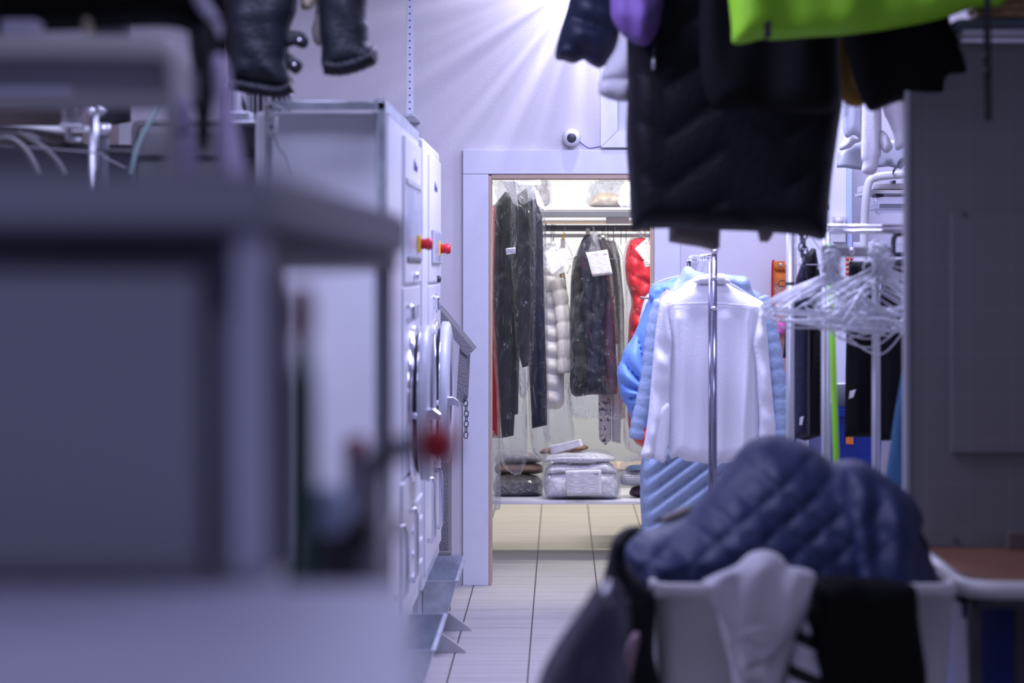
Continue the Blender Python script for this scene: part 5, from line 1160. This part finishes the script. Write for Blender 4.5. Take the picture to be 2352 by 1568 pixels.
for x, y in ((688, 92), (676, 148)): lathe('stud', [(0, .006), (.004, .005), (.005, .001)], W(x, y, D-.062), (0, -1, 0), 'chrome', t, 10)
puff('sleeve', [(732, 40), (728, -200), (850, -200), (842, 20), (846, 60), (848, 100), (862, 104), (868, 124), (862, 148), (830, 160), (780, 166), (752, 166), (738, 148), (738, 110)], D, .07, 'leather', t, wrinkle(.006, 35, 3), edge=.06, step=.011)
sleeve('cuff', [(745, 152), (780, 155), (820, 146), (858, 128)], D-.02, 19, 'leather', t, .02, .06, n=50, flat=1.9)
puff('body', [(500, -120), (560, -260), (700, -420), (860, -260), (900, -60), (860, -20), (700, -20), (560, -20)], D+.12, .05, 'leather', t, None, edge=.05, step=.025)
wire_hanger('wire hanger of the black leather jacket above the picture', (W(690, 0, D).x, 7.05, 2.816), .1)
o = puff('fur_trim', [(690, -60), (724, -60), (722, 8), (712, 22), (694, 22), (690, 4)], D+.1, .02, 'beige_fur', None, wrinkle(.01, 60), edge=.02, step=.014); tag(o, 'cream fur scrap between the two leather sleeves', 'fur')
o = puff('cloth_strap', [(722, -60), (738, -60), (740, 90), (724, 100), (716, 70), (724, 30)], D+.12, .012, 'beige_cloth', None, None, edge=.012, step=.014); tag(o, 'dull beige strap beside the right leather sleeve', 'strap')

# ================================================================== PIPEWORK BEHIND THE FOREGROUND MACHINE
D = 7.6
t = thing('exhaust_duct', 'large dark round duct above the left pipework', 'duct', W(265, 250, 7.9))
lathe('drum', [(0, .012), (.01, .06), (1.2, .062)], W(258, 286, 7.9), (0, 0, 1), 'darkmetal', t, 32)
t = thing('brown_duct', 'brown painted duct panel behind the left pipes', 'duct', W(60, 320, 8.4))
px_box('panel', -200, 238, 190, 330, 8.5, 9.2, 'brown', t); px_box('lower_panel', -200, 332, 330, 460, 8.45, 9.2, 'darkmetal', t)
t = thing('valve_pipe', 'shiny vertical pipe with valve head left of the dryers', 'pipe', W(210, 390, 6.9))
tube('pipe', [W(211, 250, 6.9), W(211, 1150, 6.9)], .0085, 'steel', t, 14)
tube('elbow', [W(180, 232, 6.9), W(196, 216, 6.88), W(212, 220, 6.88), W(216, 250, 6.9)], .012, 'steel', t, 12, 4)
for x, y, r_ in ((196, 226, .014), (214, 232, .016), (186, 240, .013), (212, 262, .013), (220, 210, .010)):
    lathe('fitting', [(0, r_*.8), (.004, r_), (.022, r_), (.026, r_*.7)], W(x, y, 6.88), (0, -1, .3), 'steel', t, 8)
tube('lever', [W(218, 238, 6.87), W(232, 256, 6.86), (W(238, 262, 6.86))], .011, 'steel', t, 10)
tube('steel_pipe', [(W(218, 0, 6.95)).x*Vector((1, 0, 0))+Vector((0, 6.95, W(0, 262, 6.95).z)), W(218, 390, 6.95)], .010, 'steel', t, 10)
t = thing('filter_bowl', 'clear square filter bowl under the brown hose at the left', 'filter', W(160, 270, 6.9))
px_box('bowl', 140, 248, 182, 286, 6.86, 6.92, 'film_pack', t, .006); px_box('core', 150, 250, 172, 282, 6.875, 6.90, 'darkmetal', t, .004)
px_box('cap', 136, 284, 184, 294, 6.85, 6.93, 'steel', t, .004); tube('outlet', [W(156, 294, 6.89), W(156, 312, 6.89), W(160, 320, 6.89), W(186, 322, 6.9)], .008, 'steel', t, 10, 4)
box('outlet_block', W(152, 306, 6.87), W(166, 294, 6.91), 'steel', t)
def hose(label, pts, D, r, m, name='hose', cat='hose', dd=0):
    t = thing(name, label, cat, W(*pts[0], D)); tube('tube', [W(x, y, D+dd*i) for i, (x, y) in enumerate(pts)], r, m, t, 10, 6); return t
hose('dark brown hose crossing left to the valve pipe', [(-80, 248), (20, 247), (100, 242), (150, 236), (190, 238)], 6.85, .009, 'brown')
hose('thick black cable running from the left edge under the filter bowl', [(-80, 294), (0, 294), (80, 300), (150, 312), (190, 318)], 7.0, .007, 'dark', 'cable', 'cable')
hose('second black cable sagging lower across the left pipework', [(-80, 300), (0, 308), (80, 322), (150, 338), (200, 345), (300, 350)], 6.95, .009, 'dark', 'cable', 'cable')
hose('clear grey tube curving down at the far left', [(-20, 322), (20, 318), (50, 335), (72, 365), (90, 400)], 6.8, .009, 'fogged', 'hose')
hose('second clear grey tube curving down right of the first', [(40, 305), (70, 320), (100, 340), (130, 368), (150, 400)], 6.9, .009, 'fogged')
hose('yellowish tube curving across the left pipework', [(-20, 300), (50, 305), (90, 320), (110, 345)], 7.05, .006, 'fogged')
hose('pale green tube slanting down beside the grey tank', [(390, 190), (372, 230), (350, 270), (328, 310), (312, 350), (300, 400)], 6.9, .007, 'mint')
hose('thin white cable crossing low in front of the pipes', [(-60, 330), (210, 350), (240, 362), (290, 385)], 6.8, .003, 'tank_grey', 'cable', 'cable')
t = thing('white_pipe', 'white horizontal pipe passing behind the filter bowl', 'pipe', W(120, 295, 7.4)); tube('pipe', [W(-120, 296, 7.4), W(230, 298, 7.4)], .011, 'white_plastic', t, 12)
t = thing('grey_pipe', 'thick dark pipe with grey collar beside the valve pipe', 'pipe', W(238, 330, 7.3))
tube('pipe', [W(236, 300, 7.3), (W(236, 0, 7.3).x, 7.3, 0)], .018, 'darkmetal', t, 16); tube('collar', [W(238, 284, 7.3), W(237, 312, 7.3)], .021, 'steel', t, 20)
t = thing('steel_tank', 'grey steel tank with rounded corner behind the hoses', 'tank', W(400, 380, 7.6))
px_box('shell', 298, 274, 600, 900, 7.7, 8.6, 'tank_grey', t, .03); px_box('front_plate', 312, 284, 590, 900, 7.66, 7.7, 'tank_grey', t, .03)
px_box('lid_seam', 300, 354, 600, 360, 7.64, 7.66, 'darkmetal', t, .002)
t = thing('solenoid_valve', 'small grey square valve block on top of the steel tank', 'valve', W(395, 262, 7.4))
px_box('block', 378, 222, 420, 254, 7.40, 7.46, 'galv', t, .005); lathe('dial', [(0, .012), (.006, .010), (.008, .003)], W(393, 229, 7.395), (0, -1, 0), 'steel', t, 16)
px_box('stem', 386, 254, 408, 280, 7.42, 7.72, 'darkmetal', t, .004); px_box('side_block', 420, 230, 440, 246, 7.41, 7.45, 'steel', t, .004)
t = thing('electric_motor', 'grey ribbed electric motor beside the leather sleeve', 'motor', W(530, 255, 7.6))
px_box('housing', 500, 190, 545, 258, 7.55, 7.66, 'steel', t, .01)
for k in range(6): px_box('fin', 503+k*7, 192, 505+k*7, 256, 7.535, 7.552, 'galv', t, .001)
px_box('mount', 520, 256, 572, 274, 7.5, 7.62, 'galv', t, .003); px_box('foot', 520, 277, 590, 283, 7.48, 7.7, 'steel', t, .003)
t = thing('electric_motor', 'round motor with dark cooling slots and pale cap under the left leather cuff', 'motor', W(620, 270, 7.9))
c = W(619, 282, 8.0)
lathe('body', [(0, .07), (.03, .072), (.085, .072), (.09, .070)], c, (0, 0, 1), 'dark', t, 36)
lathe('cap', [(.0885, .075), (.094, .078), (.112, .078), (.130, .060), (.136, .02)], c, (0, 0, 1), 'galv', t, 36)
bm = bmesh.new()
for k in range(22):
    a = 2*PI*k/22; p = c+Vector((math.cos(a)*.073, math.sin(a)*.073, 0)); bm_box(bm, (p.x-.0035, p.y-.0035, p.z+.0), (p.x+.0035, p.y+.0035, p.z+.088), 0)
from_bm('slot_bars', bm, 'steel', t, False)['kind'] = 'stuff'
lathe('stand', [(-.35, .02), (0, .02)], c, (0, 0, 1), 'darkmetal', t, 12)
t = thing('support_strut', 'dark sloping strut between the two motors', 'strut', W(560, 240, 7.9))
tube('strut', [W(540, 200, 8.2), W(572, 262, 8.2), W(592, 300, 8.2)], .010, 'darkmetal', t, 8)

# ================================================================== BLURRED FOREGROUND MACHINE
D0 = 2.0
X = lambda px, D: (px-CX)*D/F
t = thing('pressing_cabinet', 'large blurred grey pressing cabinet with slab lid in the left foreground', 'pressing machine', (X(200, D0), 2.6, 0))
xr_ = X(628, D0); zl1 = zat(392, D0); zl0 = zat(528, D0)
D1 = D0*660/355.0
bm = bmesh.new()
A = [(-1.3, D0, zl0), (xr_, D0, zl0), (xr_, D1, zl0-.010), (-1.3, D1, zl0-.010)]; B = [(-1.3, D0, zl1), (xr_, D0, zl1), (xr_, D1, zl1), (-1.3, D1, zl1)]
VA = [bm.verts.new(p) for p in A]; VB = [bm.verts.new(p) for p in B]
bm.faces.new(VA); bm.faces.new(VB)
for i in range(4): bm.faces.new((VA[i], VA[(i+1) % 4], VB[(i+1) % 4], VB[i]))
bmesh.ops.bevel(bm, geom=bm.edges[:], offset=.008, segments=3, affect='EDGES')
from_bm('lid', bm, 'cloud', t, False)
box('lid_shade_strip', (-1.25, D0+.03, zl0-.034), (xr_-.012, D1-.02, zl0-.012), 'darkmetal', t)  # dark box standing in for the shade under the lid
zp = zat(1338, D0)
box('front_panel', (-1.3, D0+.035, zp), (X(448, D0), D0+.06, zat(612, D0)), 'cloud', t, .01)
box('panel_rail', (-1.3, D0+.03, zat(614, D0)), (X(448, D0), D0+.065, zat(598, D0)), 'cloud_light', t, .004)
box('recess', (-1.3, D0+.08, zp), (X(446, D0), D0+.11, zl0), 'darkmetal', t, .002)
box('corner_post', (X(450, D0), D0+.07, zp), (X(522, D0), D0+.11, zl0), 'cloud', t, .008)
box('corner_post', (X(528, D0), D0+.02, zp), (X(596, D0), D0+.07, zl0), 'cloud_light', t, .008)
box('back_panel', (-1.3, D1-.3, 0), (X(700, D1), D1-.26, zl0), 'cloud_light', t, .002)
box('rear_post', (X(874, D1-.05), D1-.14, .0), (X(905, D1-.05), D1-.08, zl0), 'cloud', t, .006)
box('body', (-1.3, D0+.02, 0), (xr_-.02, D1-.1, zat(1338, 2.75)-.05), 'cloud', t, .01)
box('side_shelf', (-.34, D0+.025, zat(1338, 2.75)-.08), (-.168, 2.85, zat(1338, 2.75)-.05), 'cloud_light', t, .004)
# the work surface in front
t2 = thing('work_table', 'very blurred white work surface along the lower left edge', 'table', (-.6, 1.4, 0))
slab('tabletop', [(-1.1, .85), (-.085, .85), (-.078, 1.4), (-.13, D0), (-1.1, D0)], zp-.035, zp-.002, 'cloud_light', t2, .004)
for x, y in ((-1.0, .95), (-.25, 1.0), (-.22, 1.9), (-1.0, 1.9)): box('leg', (x-.02, y-.02, 0), (x+.02, y+.02, zp-.036), 'steel', t2)
# blurred items inside the open side
def fg(label, name, cat, prof, px, py, D, m, extra=None):
    t = thing(name, label, cat, W(px, py, D)); lathe('body', prof, W(px, py, D), (0, 0, 1), m, t, 28); return t
D = 2.5; zb_ = zat(1338, 2.75)-.05
def base(px, D): return Vector((X(px, D), D, zb_))
t = thing('spray_bottle', 'blurred tall dark green bottle with a dark red neck in the open side', 'bottle', base(690, 2.2))
hb = zat(880, 2.2)-zb_
lathe('body', [(.001, .014), (.008, .0155), (hb, .0145), (hb+.02, .011), (hb+.04, .009)], base(690, 2.2), (0, 0, 1), 'bottle_green', t, 28)
lathe('neck', [(hb+.035, .009), (hb+.05, .013), (hb+.08, .012), (hb+.09, .007)], base(690, 2.2), (0, 0, 1), 'red_dark', t, 24)
t = thing('measuring_cup', 'blurred pale blue round cup low in the open side', 'cup', base(756, 2.36))
hh = zat(1228, 2.36)-zb_
lathe('stand', [(0.001, .012), (hh, .012)], base(756, 2.36), (0, 0, 1), 'darkmetal', t, 20)
lathe('bowl', [(hh, .008), (hh+.004, .016), (hh+.024, .021), (hh+.042, .016), (hh+.048, .008)], base(756, 2.36), (0, 0, 1), 'cup_blue', t, 28)
t = thing('rubber_roller', 'blurred black round knob right of the pale blue cup', 'knob', base(806, 2.43))
hh = zat(1265, 2.43)-zb_
lathe('stem', [(.001, .012), (hh, .012)], base(806, 2.43), (0, 0, 1), 'darkmetal', t, 20); lathe('head', [(hh, .012), (hh+.006, .020), (hh+.030, .020), (hh+.036, .010)], base(806, 2.43), (0, 0, 1), 'dark', t, 24)
t = thing('cleaning_cloth', 'blurred cream cloth bundle at the right end of the open side', 'cloth', base(872, 2.7))
puff('cloth', [(835, 1200), (870, 1180), (905, 1195), (930, 1170), (925, 1230), (900, 1262), (905, 1450), (840, 1450), (826, 1270)], 2.72, .03, 'cream_puffer', t, None, edge=.03, step=.008)
t = thing('control_lever', 'blurred bright red ball knob on a grey arm beside the dryers', 'lever', W(1000, 1020, 2.43))
lathe('knob', [(-.004, .010), (0, .019), (.012, .024), (.028, .021), (.036, .010)], W(968, 1020, 2.43), (1, 0, 0), 'red', t, 28)
tube('arm', [W(880, 1040, 2.5), W(920, 1030, 2.47), W(966, 1018, 2.43)], .013, 'steel', t, 14)
tube('arm_bracket', [W(868, 1060, 2.52), W(890, 1042, 2.5)], .012, 'darkmetal', t, 14)
tube('arm_post', [W(868, 1060, 2.52), (X(868, 2.52), 2.52, 0)], .012, 'steel', t, 12)
t = thing('push_button', 'blurred small red push button inside the open side', 'button', W(825, 1020, 2.58))
lathe('button', [(0, .010), (.012, .011), (.016, .006)], W(818, 1020, 2.6), (.2, -1, 0), 'red', t, 24)
box('button_post', (X(818, 2.62)-.012, 2.605, 0), (X(818, 2.62)+.012, 2.63, zat(1010, 2.62)), 'cloud_light', t, .003)
# white bent tube frame with grey lamp hood, top left
D = 4.0
t = thing('lamp_frame', 'blurred white bent tube frame around a grey hood at the upper left', 'lamp frame', W(200, 150, D))
tube('tube_frame', [W(-250, 112, D), W(100, 110, D), W(330, 112, D), W(378, 118, D), W(402, 145, D), W(408, 200, D), W(408, 420, D), W(408, 640, D)], .0215, 'white_plastic', t, 16, 5)
px_box('hood', -250, 128, 392, 208, D+.02, D+.5, 'cloud', t, .01)
px_box('hood_lip', -250, 200, 160, 216, D+.0, D+.03, 'cloud_light', t, .003)
px_box('clip', 0, 44, 84, 100, D+.1, D+.16, 'cloud_light', t, .006)
t = thing('black_coat', 'blurred black garment across the upper left corner', 'coat', W(300, 60, 4.4))
puff('body', [(-250, -500), (300, -560), (480, -300), (520, -60), (528, 60), (522, 140), (500, 150), (470, 130), (440, 80), (380, 62), (250, 66), (100, 72), (-250, 66)], 4.45, .08, 'black_cloth', t, folds(15, .012, 3), edge=.06, step=.02)
puff('belt', [(436, 60), (500, 60), (494, 150), (486, 260), (478, 338), (458, 344), (452, 300), (444, 180)], 4.35, .02, 'dark', t, None, edge=.02, step=.02)
puff('lining', [(440, -20), (470, -10), (500, 30), (512, 60), (506, 90), (490, 60), (466, 40), (446, 10)], 4.32, .012, 'cloud_light', t, None, edge=.012, step=.015)
o = puff('cream_cord', [(190, 44), (206, 42), (216, 70), (218, 96), (204, 100), (192, 70)], 4.3, .01, 'beige_fur', None, None, edge=.01, step=.015); tag(o, 'short blurred cream cord on the black garment at the upper left', 'cord')
o = puff('lilac_sleeve', [(488, 130), (508, 124), (526, 160), (536, 220), (548, 300), (566, 400), (560, 440), (500, 440), (496, 300), (490, 200)], 3.9, .05, 'pale_lilac', None, folds(30, .008, 3), edge=.04, step=.016); tag(o, 'blurred pale lilac sleeve hanging right of the black belt', 'sleeve')
o = puff('lilac_sleeve', [(404, 230), (436, 232), (444, 300), (456, 400), (456, 440), (416, 440), (408, 330)], 3.95, .04, 'pale_lilac', None, folds(30, .008, 3), edge=.03, step=.016); tag(o, 'blurred pale lilac strip hanging left of the black belt', 'sleeve')
